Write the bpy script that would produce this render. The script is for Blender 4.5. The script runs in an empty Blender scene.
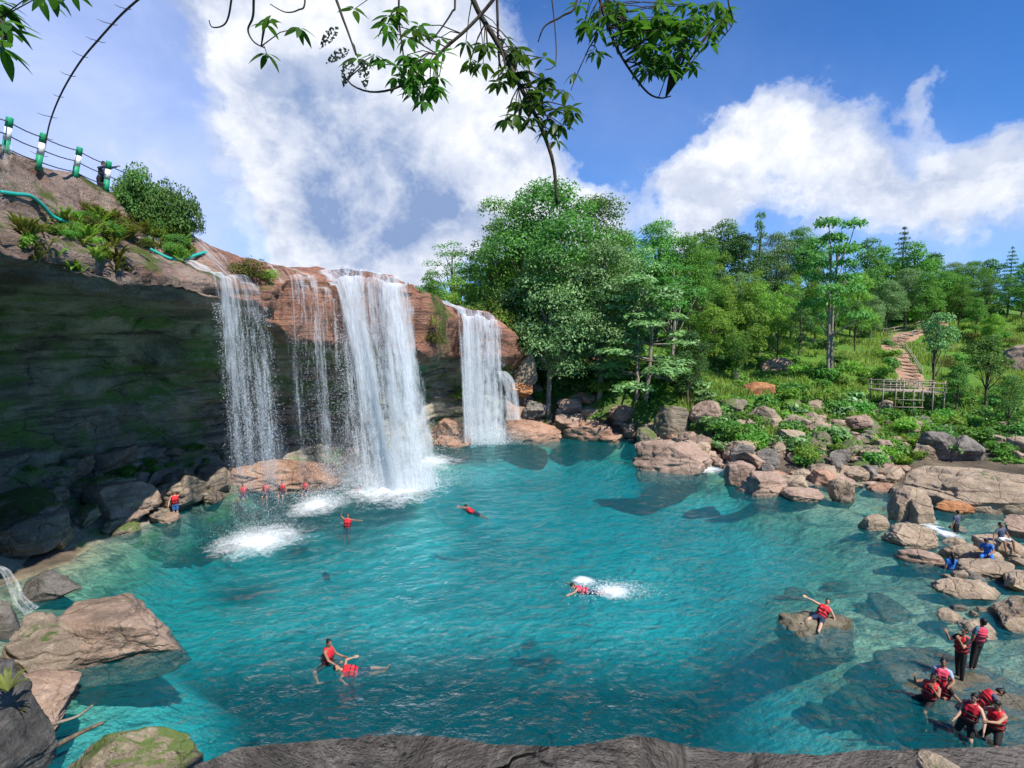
import bpy, bmesh, math, random
import numpy as np
from mathutils import Vector, Matrix
from mathutils.bvhtree import BVHTree
rng = random.Random(7)
nr = np.random.default_rng(7)
PI = math.pi
R = math.radians
scn = bpy.context.scene
COL = scn.collection
H, F, YH = 10.65, 560.0, 330.0
PITCH = math.atan((384 - YH) / F)
SUN_EL, SUN_AZ = R(53), R(137)        # azimuth of the sun from +Y clockwise (towards +X)
SUN_DIR = Vector((math.sin(SUN_AZ) * math.cos(SUN_EL), math.cos(SUN_AZ) * math.cos(SUN_EL), math.sin(SUN_EL)))

# ---------------------------------------------------------------- small helpers
def ray(px, py):
    x, y = (px - 512) / F, (384 - py) / F
    c, s = math.cos(PITCH), math.sin(PITCH)
    return Vector((x, c + s * y, c * y - s))
def at(px, py, Y):
    d = ray(px, py); return Vector((0, 0, H)) + d * (Y / d.y)
def wat(px, py, z=0.0):
    d = ray(px, py); return Vector((0, 0, H)) + d * ((z - H) / d.z)

def tag(o, label=None, cat=None, group=None, kind=None):
    if label: o['label'] = label
    if cat: o['category'] = cat
    if group: o['group'] = group
    if kind: o['kind'] = kind
    return o
def link(name, me, parent=None, loc=None):
    o = bpy.data.objects.new(name, me); COL.objects.link(o)
    if parent is not None: o.parent = parent
    if loc is not None: o.location = loc
    return o
def empty(name, loc=(0, 0, 0)):
    o = bpy.data.objects.new(name, None); COL.objects.link(o); o.location = loc; o.empty_display_size = .2
    return o
def npmesh(name, V, faces, mats, smooth=True, fmat=None):
    """faces: list of arrays (n,k)"""
    V = np.asarray(V, dtype=np.float32)
    me = bpy.data.meshes.new(name)
    loops, starts, n = [], [], 0
    for Fa in faces:
        Fa = np.asarray(Fa, dtype=np.int32)
        if Fa.size == 0: continue
        k = Fa.shape[1]
        loops.append(Fa.ravel()); starts.append(n + np.arange(len(Fa)) * k); n += Fa.size
    loops = np.concatenate(loops); starts = np.concatenate(starts)
    me.vertices.add(len(V)); me.vertices.foreach_set('co', V.ravel())
    me.loops.add(len(loops)); me.loops.foreach_set('vertex_index', loops)
    me.polygons.add(len(starts)); me.polygons.foreach_set('loop_start', starts)
    me.update(calc_edges=True)
    for m in (mats if isinstance(mats, (list, tuple)) else [mats]): me.materials.append(m)
    if fmat is not None: me.polygons.foreach_set('material_index', np.asarray(fmat, dtype=np.int32))
    if smooth: me.polygons.foreach_set('use_smooth', np.ones(len(starts), dtype=bool))
    me.validate()
    return me
def gridfaces(n, m):
    i = np.arange(n - 1)[:, None] * m + np.arange(m - 1)[None, :]
    i = i.ravel()
    return np.stack([i, i + m, i + m + 1, i + 1], 1)

class MB:
    """collects tubes, boxes and balls into one mesh"""
    def __init__(s): s.V, s.T, s.Q, s.n = [], [], [], 0
    def add(s, V, q=None, t=None):
        V = np.asarray(V, float)
        if q is not None and len(q): s.Q.append(np.asarray(q) + s.n)
        if t is not None and len(t): s.T.append(np.asarray(t) + s.n)
        s.V.append(V); s.n += len(V)
    def tube(s, pts, rad, seg=8):
        pts = [Vector(p) for p in pts]; n = len(pts)
        if not hasattr(rad, '__len__'): rad = [rad] * n
        V = []; prev = None
        for i, p in enumerate(pts):
            d = (pts[min(i + 1, n - 1)] - pts[max(i - 1, 0)]).normalized()
            if prev is None:
                a = Vector((0, 0, 1)) if abs(d.z) < .9 else Vector((1, 0, 0))
                u = d.cross(a).normalized()
            else:
                u = (prev - d * prev.dot(d)).normalized()
            prev = u; w = d.cross(u)
            for k in range(seg):
                t = 2 * PI * k / seg
                V.append(p + (u * math.cos(t) + w * math.sin(t)) * rad[i])
        q = []
        for i in range(n - 1):
            for k in range(seg):
                q.append((i * seg + k, i * seg + (k + 1) % seg, (i + 1) * seg + (k + 1) % seg, (i + 1) * seg + k))
        V.append(pts[0]); V.append(pts[-1])
        t = []
        for k in range(seg):
            t.append((n * seg, (k + 1) % seg, k)); t.append((n * seg + 1, (n - 1) * seg + k, (n - 1) * seg + (k + 1) % seg))
        s.add([tuple(v) for v in V], q, t); return s
    def box(s, c, sz, M=None):
        V = []
        for x in (-.5, .5):
            for y in (-.5, .5):
                for z in (-.5, .5):
                    v = Vector((x * sz[0], y * sz[1], z * sz[2]))
                    if M is not None: v = M @ v
                    V.append(tuple(v + Vector(c)))
        s.add(V, [(0, 1, 3, 2), (4, 6, 7, 5), (0, 4, 5, 1), (2, 3, 7, 6), (0, 2, 6, 4), (1, 5, 7, 3)]); return s
    def build(s, name, m, parent=None, smooth=True):
        me = npmesh(name, np.concatenate(s.V), [np.array(x) for x in ([np.concatenate(s.Q)] if s.Q else []) + ([np.concatenate(s.T)] if s.T else [])], m, smooth)
        return link(name, me, parent)

# ---------------------------------------------------------------- numpy noise
def _h(ix, iy, iz, seed):
    n = (ix * 374761393 + iy * 668265263 + iz * 2147483647 + seed * 974634777).astype(np.uint64) & np.uint64(0xffffffff)
    n = ((n ^ (n >> np.uint64(13))) * np.uint64(1274126177)) & np.uint64(0xffffffff)
    n = n ^ (n >> np.uint64(16))
    return (n & np.uint64(0xffff)).astype(float) / 65535.0
def vnoise(P, seed=0):
    P = np.asarray(P, float) + 1000.0
    i = np.floor(P).astype(np.int64); f = P - i; f = f * f * (3 - 2 * f)
    r = 0
    for a in (0, 1):
        for b in (0, 1):
            for c in (0, 1):
                w = (f[:, 0] if a else 1 - f[:, 0]) * (f[:, 1] if b else 1 - f[:, 1]) * (f[:, 2] if c else 1 - f[:, 2])
                r = r + w * _h(i[:, 0] + a, i[:, 1] + b, i[:, 2] + c, seed)
    return r * 2 - 1
def fbm(P, oct=4, seed=0, gain=.5):
    P = np.asarray(P, float); r = 0; a = 1.0; t = 0
    for k in range(oct):
        r = r + a * vnoise(P * (2 ** k) + 17.3 * k, seed + k); t += a; a *= gain
    return r / t
def sstep(a, b, x):
    t = np.clip((x - a) / (b - a), 0, 1); return t * t * (3 - 2 * t)

# ---------------------------------------------------------------- material helpers
class NT:
    def __init__(s, name):
        s.m = bpy.data.materials.new(name); s.m.use_nodes = True
        s.t = s.m.node_tree; s.t.nodes.clear()
        s.out = s.n('ShaderNodeOutputMaterial')
    def n(s, t, **kw):
        x = s.t.nodes.new(t)
        for k, v in kw.items():
            if k in x.inputs.keys(): s.set(x.inputs[k], v)
            else: setattr(x, k, v)
        return x
    def set(s, inp, v):
        if isinstance(v, bpy.types.NodeSocket): s.t.links.new(v, inp)
        elif isinstance(v, bpy.types.Node): s.t.links.new(v.outputs[0], inp)
        else:
            if inp.type == 'RGBA' and len(v) == 3: v = (*v, 1)
            inp.default_value = v
    def math(s, op, a, b=0.0, c=0.0, clamp=False):
        x = s.t.nodes.new('ShaderNodeMath'); x.operation = op; x.use_clamp = clamp
        s.set(x.inputs[0], a); s.set(x.inputs[1], b); s.set(x.inputs[2], c); return x.outputs[0]
    def noise(s, vec, scale, detail=5, rough=.55, dist=0.0, col=False):
        x = s.n('ShaderNodeTexNoise', Vector=vec, Scale=scale, Detail=detail, Roughness=rough, Distortion=dist)
        return x.outputs[1 if col else 0]
    def ramp(s, f, stops, interp='LINEAR'):
        x = s.n('ShaderNodeValToRGB'); s.set(x.inputs[0], f); e = x.color_ramp.elements; x.color_ramp.interpolation = interp
        while len(e) < len(stops): e.new(.5)
        for i, (p, c) in enumerate(stops):
            e[i].position = p; e[i].color = (*c, 1) if hasattr(c, '__len__') else (c, c, c, 1)
        return x.outputs[0]
    def mix(s, f, a, b, bt='MIX'):
        x = s.t.nodes.new('ShaderNodeMix'); x.data_type = 'RGBA'; x.blend_type = bt
        s.set(x.inputs[0], f); s.set(x.inputs[6], a); s.set(x.inputs[7], b); return x.outputs[2]
    def mapping(s, vec, scale=(1, 1, 1), loc=(0, 0, 0), rot=(0, 0, 0)):
        x = s.n('ShaderNodeMapping'); s.set(x.inputs[0], vec)
        x.inputs[1].default_value = loc; x.inputs[2].default_value = rot; x.inputs[3].default_value = scale; return x.outputs[0]
    def bump(s, h, strength=.5, dist=.1, normal=None):
        x = s.n('ShaderNodeBump'); s.set(x.inputs['Height'], h); x.inputs['Strength'].default_value = strength; x.inputs['Distance'].default_value = dist
        if normal is not None: s.set(x.inputs['Normal'], normal)
        return x.outputs[0]
    def pos(s): return s.n('ShaderNodeNewGeometry').outputs['Position']
    def nrm(s): return s.n('ShaderNodeNewGeometry').outputs['Normal']
    def xyz(s, v):
        x = s.n('ShaderNodeSeparateXYZ'); s.set(x.inputs[0], v); return x.outputs
    def surf(s, sh): s.t.links.new(sh.outputs[0] if isinstance(sh, bpy.types.Node) else sh, s.out.inputs[0]); return s.m
    def pbr(s, col, rough=.8, normal=None, spec=.3):
        p = s.n('ShaderNodeBsdfPrincipled'); s.set(p.inputs['Base Color'], col); s.set(p.inputs['Roughness'], rough)
        p.inputs['Specular IOR Level'].default_value = spec
        if normal is not None: s.set(p.inputs['Normal'], normal)
        return p

def plain(name, c, rough=.6, var=.25, scale=12, bump=.2):
    t = NT(name); p = t.n('ShaderNodeTexCoord').outputs['Object']
    n = t.noise(p, scale, 4)
    col = t.mix(n, tuple(x * (1 - var) for x in c), tuple(min(1, x * (1 + var)) for x in c))
    return t.surf(t.pbr(col, rough, t.bump(n, bump, .02)))

def rock_mat(name, base, dark, pale, moss=0.0, wet=False, scale=1.0, mosscol=(.06, .10, .02), strata=.5, lichen=.35):
    t = NT(name); p = t.pos(); n = t.nrm()
    big = t.noise(p, .35 * scale, 6, .62, .6)
    fine = t.noise(p, 2.6 * scale, 8, .66)
    grain = t.noise(p, 14 * scale, 6, .7)
    st = t.noise(t.mapping(p, (.25 * scale, .25 * scale, 3.2 * scale), rot=(R(8), R(-6), 0)), 1.0, 6, .6, .5)
    col = t.mix(t.ramp(big, [(.36, 0), (.62, 1)]), dark, base)
    col = t.mix(t.math('MULTIPLY', t.ramp(fine, [(.5, 0), (.72, 1)]), .7), col, pale)
    col = t.mix(t.math('MULTIPLY', t.ramp(st, [(.3, 1), (.48, 0)]), strata), col, tuple(x * .45 for x in dark))
    gr = t.mix(t.ramp(grain, [(.3, 0), (.7, 1)]), (.72, .72, .72), (1.22, 1.2, 1.18))
    col = t.mix(1.0, col, gr, 'MULTIPLY')
    spots = t.ramp(t.noise(p, 5.5 * scale, 5, .75), [(.60, 0), (.68, 1)])
    col = t.mix(t.math('MULTIPLY', spots, lichen), col, tuple(min(1, x * 1.35 + .04) for x in pale))
    if moss > 0:
        up = t.xyz(n)[2]
        mn = t.noise(p, .8 * scale, 7, .68)
        mm = t.math('ADD', t.math('MULTIPLY', up, .30), mn)
        mm = t.ramp(mm, [(.93 - .38 * moss, 0), (1.02 - .36 * moss, 1)])
        mc = t.mix(t.noise(p, 9, 4), tuple(x * .5 for x in mosscol), tuple(x * 1.5 for x in mosscol))
        col = t.mix(t.math('MULTIPLY', mm, .9), col, mc)
    # wet, algae darkened band just above the waterline
    z = t.xyz(p)[2]
    wl = t.ramp(t.math('ADD', z, t.math('MULTIPLY', fine, .35)), [(.10, 1), (.42, 0)])
    col = t.mix(t.math('MULTIPLY', wl, .55), col, (.055, .05, .035))
    crk = t.n('ShaderNodeTexVoronoi', feature='DISTANCE_TO_EDGE', Vector=t.mix(.35, p, t.noise(p, 1.4, 5, .6, col=True)), Scale=.95 * scale)
    cr = t.ramp(crk.outputs['Distance'], [(0, 0), (.03, 1)])
    col = t.mix(t.math('MULTIPLY', t.math('SUBTRACT', 1.0, cr), t.ramp(big, [(.44, .6), (.53, 0)])), col, tuple(x * .35 for x in dark))
    h = t.math('ADD', t.math('MULTIPLY', fine, .6), t.math('ADD', t.math('MULTIPLY', st, .4), t.math('ADD', t.math('MULTIPLY', grain, .25), t.math('MULTIPLY', cr, .2))))
    rough = t.mix(wl, (.8,) * 3, (.35,) * 3) if not wet else .45
    return t.surf(t.pbr(col, rough, t.bump(h, .8, .25 / scale ** .5), .3))

M_pink = rock_mat('sandstone_pink', (.46, .27, .18), (.29, .165, .115), (.56, .39, .29), moss=.14, strata=.22)
M_tan = rock_mat('sandstone_tan', (.44, .335, .235), (.27, .20, .14), (.56, .47, .36), moss=.16, strata=.2)
M_rose = rock_mat('sandstone_rose', (.43, .30, .225), (.27, .18, .135), (.55, .43, .34), moss=.14, strata=.2)
M_grey = rock_mat('rock_grey', (.26, .23, .20), (.14, .125, .11), (.40, .37, .33), moss=.25)
M_mossy = rock_mat('rock_mossy', (.29, .235, .17), (.15, .125, .095), (.42, .36, .27), moss=.8, mosscol=(.09, .14, .03))
M_orange = rock_mat('rock_orange', (.50, .22, .09), (.30, .12, .055), (.58, .36, .2), moss=.05)
M_dark = rock_mat('rock_dark', (.18, .165, .15), (.085, .08, .074), (.30, .275, .25), moss=.12, wet=False, scale=2.2)
M_mauve = rock_mat('rock_mauve', (.38, .27, .205), (.20, .145, .115), (.54, .42, .33), moss=.12)
M_ledge = rock_mat('ledge_rock', (.235, .21, .195), (.13, .118, .112), (.36, .33, .305), moss=.05, scale=2.0, strata=.25)
M_brown = rock_mat('rock_brown', (.30, .235, .175), (.17, .135, .105), (.44, .37, .29), moss=.35)
M_sub = rock_mat('rock_submerged', (.26, .22, .15), (.12, .10, .065), (.40, .36, .27), moss=.3, mosscol=(.09, .085, .03))
# ---------------------------------------------------------------- camera, render settings
cam = bpy.data.cameras.new('camera'); camo = bpy.data.objects.new('camera', cam); COL.objects.link(camo)
camo.location = (0, 0, H); camo.rotation_euler = (PI / 2 - PITCH, 0, 0)
cam.sensor_width = 36; cam.lens = F / 1024 * 36; cam.clip_start = .05; cam.clip_end = 5000
scn.camera = camo
scn.render.engine = 'CYCLES'
scn.view_settings.view_transform = 'Standard'; scn.view_settings.look = 'None'
scn.view_settings.exposure = 0.45; scn.view_settings.gamma = 1.0
cy = scn.cycles
cy.use_denoising = True
try: cy.denoiser = 'OPENIMAGEDENOISE'
except Exception: pass
cy.max_bounces = 10; cy.transparent_max_bounces = 28; cy.volume_bounces = 0; cy.transmission_bounces = 4; cy.glossy_bounces = 3; cy.diffuse_bounces = 5
cy.caustics_reflective = False; cy.caustics_refractive = False
cy.sample_clamp_indirect = 6; cy.sample_clamp_direct = 30
cy.use_adaptive_sampling = True; cy.adaptive_threshold = .015

# ---------------------------------------------------------------- terrain height
def G(px, py, Y): return tuple(at(px, py, Y))
ctrl = [
 # far bank and the hillside
 (-2, 56, .3), G(500, 442, 55), G(560, 400, 60), G(640, 412, 55), G(640, 440, 53), G(590, 440, 55), G(720, 430, 48), G(720, 388, 57), G(765, 362, 65),
 G(700, 332, 85), G(760, 312, 100), G(560, 332, 85), G(480, 322, 75), G(800, 478, 39.5), G(800, 425, 50), G(830, 372, 60), G(850, 338, 85),
 G(705, 468, 43.5), G(760, 494, 37.5), G(855, 498, 36.5), G(890, 522, 32.5), G(900, 490, 37), G(900, 440, 46), G(905, 414, 54), G(905, 385, 60), G(890, 345, 78), G(930, 322, 100),
 G(1000, 440, 45), G(1000, 400, 57), G(1000, 352, 80), G(1000, 316, 110), G(960, 300, 135), G(860, 312, 110),
 (60, 48, 2), (75, 62, 6), (95, 90, 12), (110, 130, 16), (0, 105, 15), (40, 130, 20), (-40, 130, 14), (0, 160, 20), (90, 170, 18),
 # river mouth, right
 G(960, 505, 34.5), (34, 33, -.15), (38, 30, -.1), (44, 34, .3), (40, 24, .6), (52, 30, 1), (31, 27.5, .15), (29, 23.5, .1), (26, 20, -.1), (30, 17, .6), (40, 14, 3), (60, 20, 4),
 # pool floor
 wat(550, 560, -4.2), wat(430, 520, -4.2), wat(320, 650, -6.5), wat(640, 500, -4.2), wat(470, 462, -3), wat(560, 462, -2.6), wat(650, 480, -2.2), wat(740, 510, -2.2), wat(760, 560, -2.6),
 wat(760, 640, -1.9), wat(850, 560, -1.2), wat(890, 600, -.9), wat(910, 650, -.9), wat(970, 690, -.55), wat(850, 710, -1.5), wat(700, 725, -5.6), wat(500, 720, -7), wat(600, 660, -5.6), wat(400, 700, -7.2), wat(560, 690, -6.6), wat(600, 585, -3.4),
 wat(690, 600, -3.4), wat(215, 590, -5.4), wat(135, 562, -1.0), wat(200, 640, -6), wat(215, 700, -6.0), wat(170, 545, -2.5), wat(250, 520, -3), wat(930, 560, -.5), wat(870, 535, -.6), wat(990, 620, -.3), wat(300, 520, -3.4), wat(330, 590, -5),
 wat(820, 640, -1.0), wat(800, 600, -1.4),
 # left bank under the cliff
 (-20.6, 32, .3), (-21.5, 28, .3), (-21, 24, .05), (-19.5, 20, -.25), (-17.6, 16.5, .0), (-15, 16.5, -1.2), (-12.5, 20, -3.2), (-16.5, 20.5, -.5), (-11.5, 14.5, -4.2), (-20, 37, .3), (-16, 41, .3), (-12, 41, -.5), (-8, 41, -.5),
 (-26, 24, 1.5), (-26, 34, 1.5), (-22, 14, 2), (-30, 45, 2), (-12, 48, 2), (-9, 55, 3), (-7, 62, 5), (-6, 70, 10), (-25, 70, 9), (-50, 40, 6), (-50, 90, 11),
 (-10, 10, -5), (0, 9, -7), (9, 9, -4.5), (16, 10, -.8), (22, 11, .5), (30, 9, 3), (-16, 9, 2), (-30, 8, 4),
]
CP = np.array([tuple(c) for c in ctrl], float)
def _tps(r2): return np.where(r2 > 1e-9, .5 * r2 * np.log(np.maximum(r2, 1e-9)), 0)
_n = len(CP); _S = 20.0
_X = CP[:, :2] / _S
_K = _tps(((_X[:, None] - _X[None]) ** 2).sum(-1)) + np.eye(_n) * 1e-3
_P = np.hstack([np.ones((_n, 1)), _X])
_A = np.zeros((_n + 3, _n + 3)); _A[:_n, :_n] = _K; _A[:_n, _n:] = _P; _A[_n:, :_n] = _P.T
_w = np.linalg.solve(_A, np.concatenate([CP[:, 2], np.zeros(3)]))
def zground(x, y, rough=True):
    x = np.atleast_1d(np.asarray(x, float)); y = np.atleast_1d(np.asarray(y, float))
    out = np.empty(len(x))
    for s in range(0, len(x), 20000):
        q = np.stack([x[s:s + 20000], y[s:s + 20000]], 1) / _S
        k = _tps(((q[:, None] - _X[None]) ** 2).sum(-1))
        out[s:s + 20000] = k @ _w[:_n] + _w[_n] + q @ _w[_n + 1:]
    out = np.maximum(out, -3.7 - 4.5 * sstep(27, 21, y + .10 * np.abs(x + 4)))
    far = sstep(120, 200, np.hypot(x - 20, y - 50))
    out = np.clip(out, -8, 26) * (1 - far) + (16 + 4 * fbm(np.stack([x * .01, y * .01, x * 0], 1), 3, 5)) * far
    if rough:
        P = np.stack([x * .22, y * .22, x * 0], 1)
        land = sstep(.2, 2.5, out)
        out = out + land * (.55 * fbm(P, 5, 3)) + (1 - land) * .28 * fbm(P * 2.2, 4, 9)
    t = sstep(.3, 6.0, y)
    near = 8.6 + .25 * fbm(np.stack([x, y, x * 0], 1), 3, 4)
    m = 1 - t
    return out * (1 - m) + near * m
def zg(x, y): return float(zground([x], [y])[0])

def spaced(a, b, st, lo, hi):
    d = list(np.arange(a, b + 1e-6, st)); l, h = [], []
    v, s = a, st
    while v > lo: s *= 1.28; v -= s; l.append(v)
    v, s = d[-1], st
    while v < hi: s *= 1.28; v += s; h.append(v)
    return np.array(l[::-1] + d + h)
gx = spaced(-40, 75, .55, -1500, 1500); gy = spaced(-4, 112, .55, -300, 3000)
GX, GY = np.meshgrid(gx, gy, indexing='ij')
GZ = zground(GX.ravel(), GY.ravel())

t = NT('terrain'); p = t.pos(); z = t.xyz(p)[2]
n1 = t.noise(p, .5, 7, .65); n2 = t.noise(p, 3, 7, .7); n3 = t.noise(p, .16, 4, .6)
grass = t.mix(t.ramp(n2, [(.3, 0), (.7, 1)]), (.045, .12, .012), (.15, .27, .04))
grass = t.mix(t.ramp(n1, [(.52, 0), (.66, 1)]), grass, (.10, .19, .03))
soil = t.mix(n2, (.20, .13, .08), (.36, .25, .17))
rockc = t.mix(t.ramp(n1, [(.35, 0), (.65, 1)]), (.07, .06, .045), (.19, .145, .105))
steep = t.ramp(t.xyz(t.nrm())[2], [(.55, 1), (.8, 0)])
land = t.mix(t.ramp(n3, [(.60, 0), (.68, 1)]), grass, soil)
land = t.mix(t.math('MULTIPLY', steep, t.ramp(n1, [(.35, 0), (.6, 1)])), land, rockc)
zz = t.math('ADD', z, t.math('MULTIPLY', t.math('SUBTRACT', n1, .5), 2.6))
land = t.mix(t.ramp(t.math('MULTIPLY', zz, .2), [(.22, 1), (.42, 0)]), land, rockc)
vor = t.n('ShaderNodeTexVoronoi', Vector=t.mix(.25, p, t.noise(p, .8, 4, .6, col=True)), Scale=.55)
stones = t.ramp(t.math('ADD', vor.outputs['Distance'], t.math('MULTIPLY', n2, .5)), [(.35, 0), (.95, 1)])
bed = t.mix(t.ramp(t.noise(p, .75, 7, .66, .5), [(.36, 0), (.56, 1)]), (.07, .075, .055), (.52, .48, .30))
bed = t.mix(t.math('MULTIPLY', t.math('SUBTRACT', 1.0, stones), .5), bed, (.50, .46, .32))
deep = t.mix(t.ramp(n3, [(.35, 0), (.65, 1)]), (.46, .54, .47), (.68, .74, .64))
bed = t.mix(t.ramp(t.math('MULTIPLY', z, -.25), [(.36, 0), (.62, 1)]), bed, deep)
bed = t.mix(t.ramp(t.math('MULTIPLY', t.math('ADD', z, t.math('MULTIPLY', n3, 1.2)), -.1), [(.31, 0), (.50, 1)]), bed, (.012, .03, .04))  # deepest bed darkened in colour, standing in for light lost with depth
bed = t.mix(t.ramp(t.math('ADD', z, t.math('MULTIPLY', n2, .3)), [(.0, 0), (.28, 1)]), bed, rockc)
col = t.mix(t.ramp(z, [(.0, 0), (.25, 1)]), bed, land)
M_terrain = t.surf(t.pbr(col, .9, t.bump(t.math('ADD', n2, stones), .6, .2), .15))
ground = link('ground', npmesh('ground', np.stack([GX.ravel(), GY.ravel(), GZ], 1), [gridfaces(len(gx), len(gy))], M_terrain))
tag(ground, kind='structure')

# ---------------------------------------------------------------- pool water: clear closed body, absorbing volume
wx = np.concatenate([np.arange(-27, 34, .16), np.arange(34, 66, .8)]); wy = np.concatenate([np.arange(3.5, 40, .16), np.arange(40, 58.01, .3)])
WX, WY = np.meshgrid(wx, wy, indexing='ij'); n, m = WX.shape
q = np.stack([WX.ravel(), WY.ravel(), WX.ravel() * 0], 1)
wz = .016 * fbm(q * np.array([.9, 1.5, 1]), 3, 21) + .012 * fbm(q * np.array([2.2, 3.4, 1]), 2, 33)
for (sx, sy, amp, wl) in ((-9.0, 36.0, .035, 1.5), (-12.5, 34, .018, 1.1), (-3.2, 52.5, .02, 1.4), (-12.5, 28, .012, .9)):
    d = np.hypot(WX.ravel() - sx, WY.ravel() - sy); wz += amp * np.sin(2 * PI * d / wl + 1.5 * fbm(q * .5, 2, 40)) * np.exp(-d / 7)
top = np.stack([WX.ravel(), WY.ravel(), wz], 1)
idx = np.arange(n * m).reshape(n, m)
rim = np.concatenate([idx[:-1, 0], idx[-1, :-1], idx[:0:-1, -1], idx[0, :0:-1]])
low = top[rim].copy(); low[:, 2] = -11
b0 = n * m; k = len(rim); a = np.arange(k); nx = (a + 1) % k
side = np.stack([rim[a], b0 + a, b0 + nx, rim[nx]], 1)
cen = np.array([[20, 30, -11.0]])
tri = np.stack([b0 + nx, b0 + a, np.full(k, b0 + k)], 1)
t = NT('pool_water'); p = t.pos()
wv = t.math('ADD', t.noise(t.mapping(p, (1.0, 1.35, 1), rot=(0, 0, R(25))), 1.0, 3, .5, .9), t.math('MULTIPLY', t.noise(t.mapping(p, (1.2, 1.7, 1), rot=(0, 0, R(-25))), 2.6, 4, .6, .6), .5))
bp = t.bump(wv, 1.0, .28)
fr = t.n('ShaderNodeFresnel'); fr.inputs[0].default_value = 1.33; t.set(fr.inputs['Normal'], bp)
gl = t.n('ShaderNodeBsdfGlossy', Roughness=.035); gl.inputs['Color'].default_value = (1, 1, 1, 1); t.set(gl.inputs['Normal'], bp)
tr = t.n('ShaderNodeBsdfTransparent')
body = t.n('ShaderNodeBsdfDiffuse'); body.inputs[0].default_value = (.005, .42, .50, 1)
t.set(body.inputs['Normal'], bp)
mx0 = t.n('ShaderNodeMixShader'); t.set(mx0.inputs[0], .12); t.set(mx0.inputs[1], tr); t.set(mx0.inputs[2], body)
mx = t.n('ShaderNodeMixShader'); t.set(mx.inputs[0], t.math('MULTIPLY', fr, .85)); t.set(mx.inputs[1], mx0); t.set(mx.inputs[2], gl)
va = t.n('ShaderNodeVolumeAbsorption'); va.inputs[0].default_value = (.02, .80, .865, 1); va.inputs[1].default_value = .29
t.t.links.new(va.outputs[0], t.out.inputs[1])
M_water = t.surf(mx)
water = link('water', npmesh('water', np.concatenate([top, low, cen]), [np.concatenate([gridfaces(n, m), side]), tri], M_water))
tag(water, kind='structure')

# ---------------------------------------------------------------- the undercut sandstone cliff
#            lipx   lipy  zl    zb    op   zp    zs    rd
ST = [(-18.5, -8, 13.5, 12.5, 5, 17.2, 14.2, 7), (-15.6, 6, 13.5, 12.6, 4.2, 17.0, 14.2, 8), (-14.9, 16, 13.5, 12.3, 3.2, 17.0, 14.3, 9.6), (-14.4, 22, 13.1, 11.9, 4.4, 17.4, 14.2, 10.6),
      (-14.0, 26.2, 12.9, 11.9, 5.2, 17.2, 14.2, 10.8), (-13.6, 28, 12.8, 11.6, 3.6, 15.6, 14.3, 10.6), (-13.1, 30.5, 12.9, 11.2, 3.2, 15.0, 14.0, 10.2), (-12.8, 33, 13.7, 9.7, 2.2, 14.7, 14.1, 9.4), (-12.0, 35.3, 13.9, 9.4, 1.6, 14.5, 14.1, 8.6), (-10.9, 36.5, 13.9, 9.3, 1.4, 14.4, 14.0, 7),
      (-6.5, 37.5, 13.4, 9.0, 1.4, 13.9, 13.5, 4.2), (-5.5, 41, 12.9, 8.3, 1.2, 13.5, 13.1, 3.0), (-5.5, 48, 12.5, 8.2, 1.2, 13.3, 12.7, 3.0), (-5, 52.6, 12.5, 8.0, 1.2, 13.0, 12.6, 3.2), (-.8, 53.6, 11.5, 7.6, 1.2, 12.0, 11.6, 2.8), (.6, 58, 9.6, 6.5, 1.0, 10.2, 9.8, 2), (4, 67, 7.8, 6, 1, 8.4, 8, 1.4)]
ST = np.array(ST, float)
seglen = np.hypot(*np.diff(ST[:, :2], axis=0).T); sarc = np.concatenate([[0], np.cumsum(seglen)])
def stat(s):
    """smooth station parameters at arc length s"""
    s = np.atleast_1d(s); i = np.clip(np.searchsorted(sarc, s, 'right') - 1, 0, len(ST) - 2)
    f = ((s - sarc[i]) / seglen[i])[:, None]
    p0, p1, p2, p3 = ST[np.maximum(i - 1, 0)], ST[i], ST[i + 1], ST[np.minimum(i + 2, len(ST) - 1)]
    cr = .5 * (2 * p1 + (p2 - p0) * f + (2 * p0 - 5 * p1 + 4 * p2 - p3) * f ** 2 + (3 * p1 - p0 - 3 * p2 + p3) * f ** 3)
    return .6 * cr + .4 * (p1 + (p2 - p1) * f)
def stnormal(s, w=.8):
    a, b = stat(s - w), stat(s + w); d = (b - a)[:, :2]; d /= np.linalg.norm(d, axis=1)[:, None]
    return np.stack([-d[:, 1], d[:, 0]], 1)           # inward (left of the path)
FARD = np.array([-1, .5]) / math.hypot(1, .5)
def profile(P):
    """(K,2) offset inward, height, and zone weight for one station"""
    _, _, zl, zb, op, zp, zs, rd = P
    return np.array([(75, zp + 9), (40, zp + 4), (18, zp + 1.2), (op + 4, zp + .3), (op, zp), (op - .45, zp - .35), (max(op - 1.2, .95), (zp + zs) / 2 - .15), (max(.75, op * .5), zs + .1), (.5, zl + .15), (.05, zl - .12), (-.12, zl - .5 - .1 * (zl - zb)),
        (-.1, (zl + zb) / 2), (.12, zb + .45), (.55, zb + .08), (1.1, zb), (rd * .45, zb - .35), (rd * .75, zb - 1.4), (rd * .92, zb - 3.0), (rd + .15, 5.0), (rd + .1, 3.4), (rd - .5, 2.2), (rd - rd * .18, 1.25), (rd - rd * .3, .5), (rd - rd * .4, -.4), (rd - rd * .5, -2.2), (rd + 1, -6)])
ss = np.concatenate([np.arange(0, 20, .5), np.arange(20, sarc[-1], .22)])
NP = 170
Pst = stat(ss); Nst = stnormal(ss)
kp = len(profile(ST[5]))
V = np.zeros((len(ss), NP, 3)); zone = np.zeros((len(ss), NP))
base = profile(ST[5]); L = np.concatenate([[0], np.cumsum(np.minimum(np.hypot(*np.diff(base, axis=0).T), 1.6) + .25)])
uu = np.linspace(0, L[-1], NP)
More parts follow.
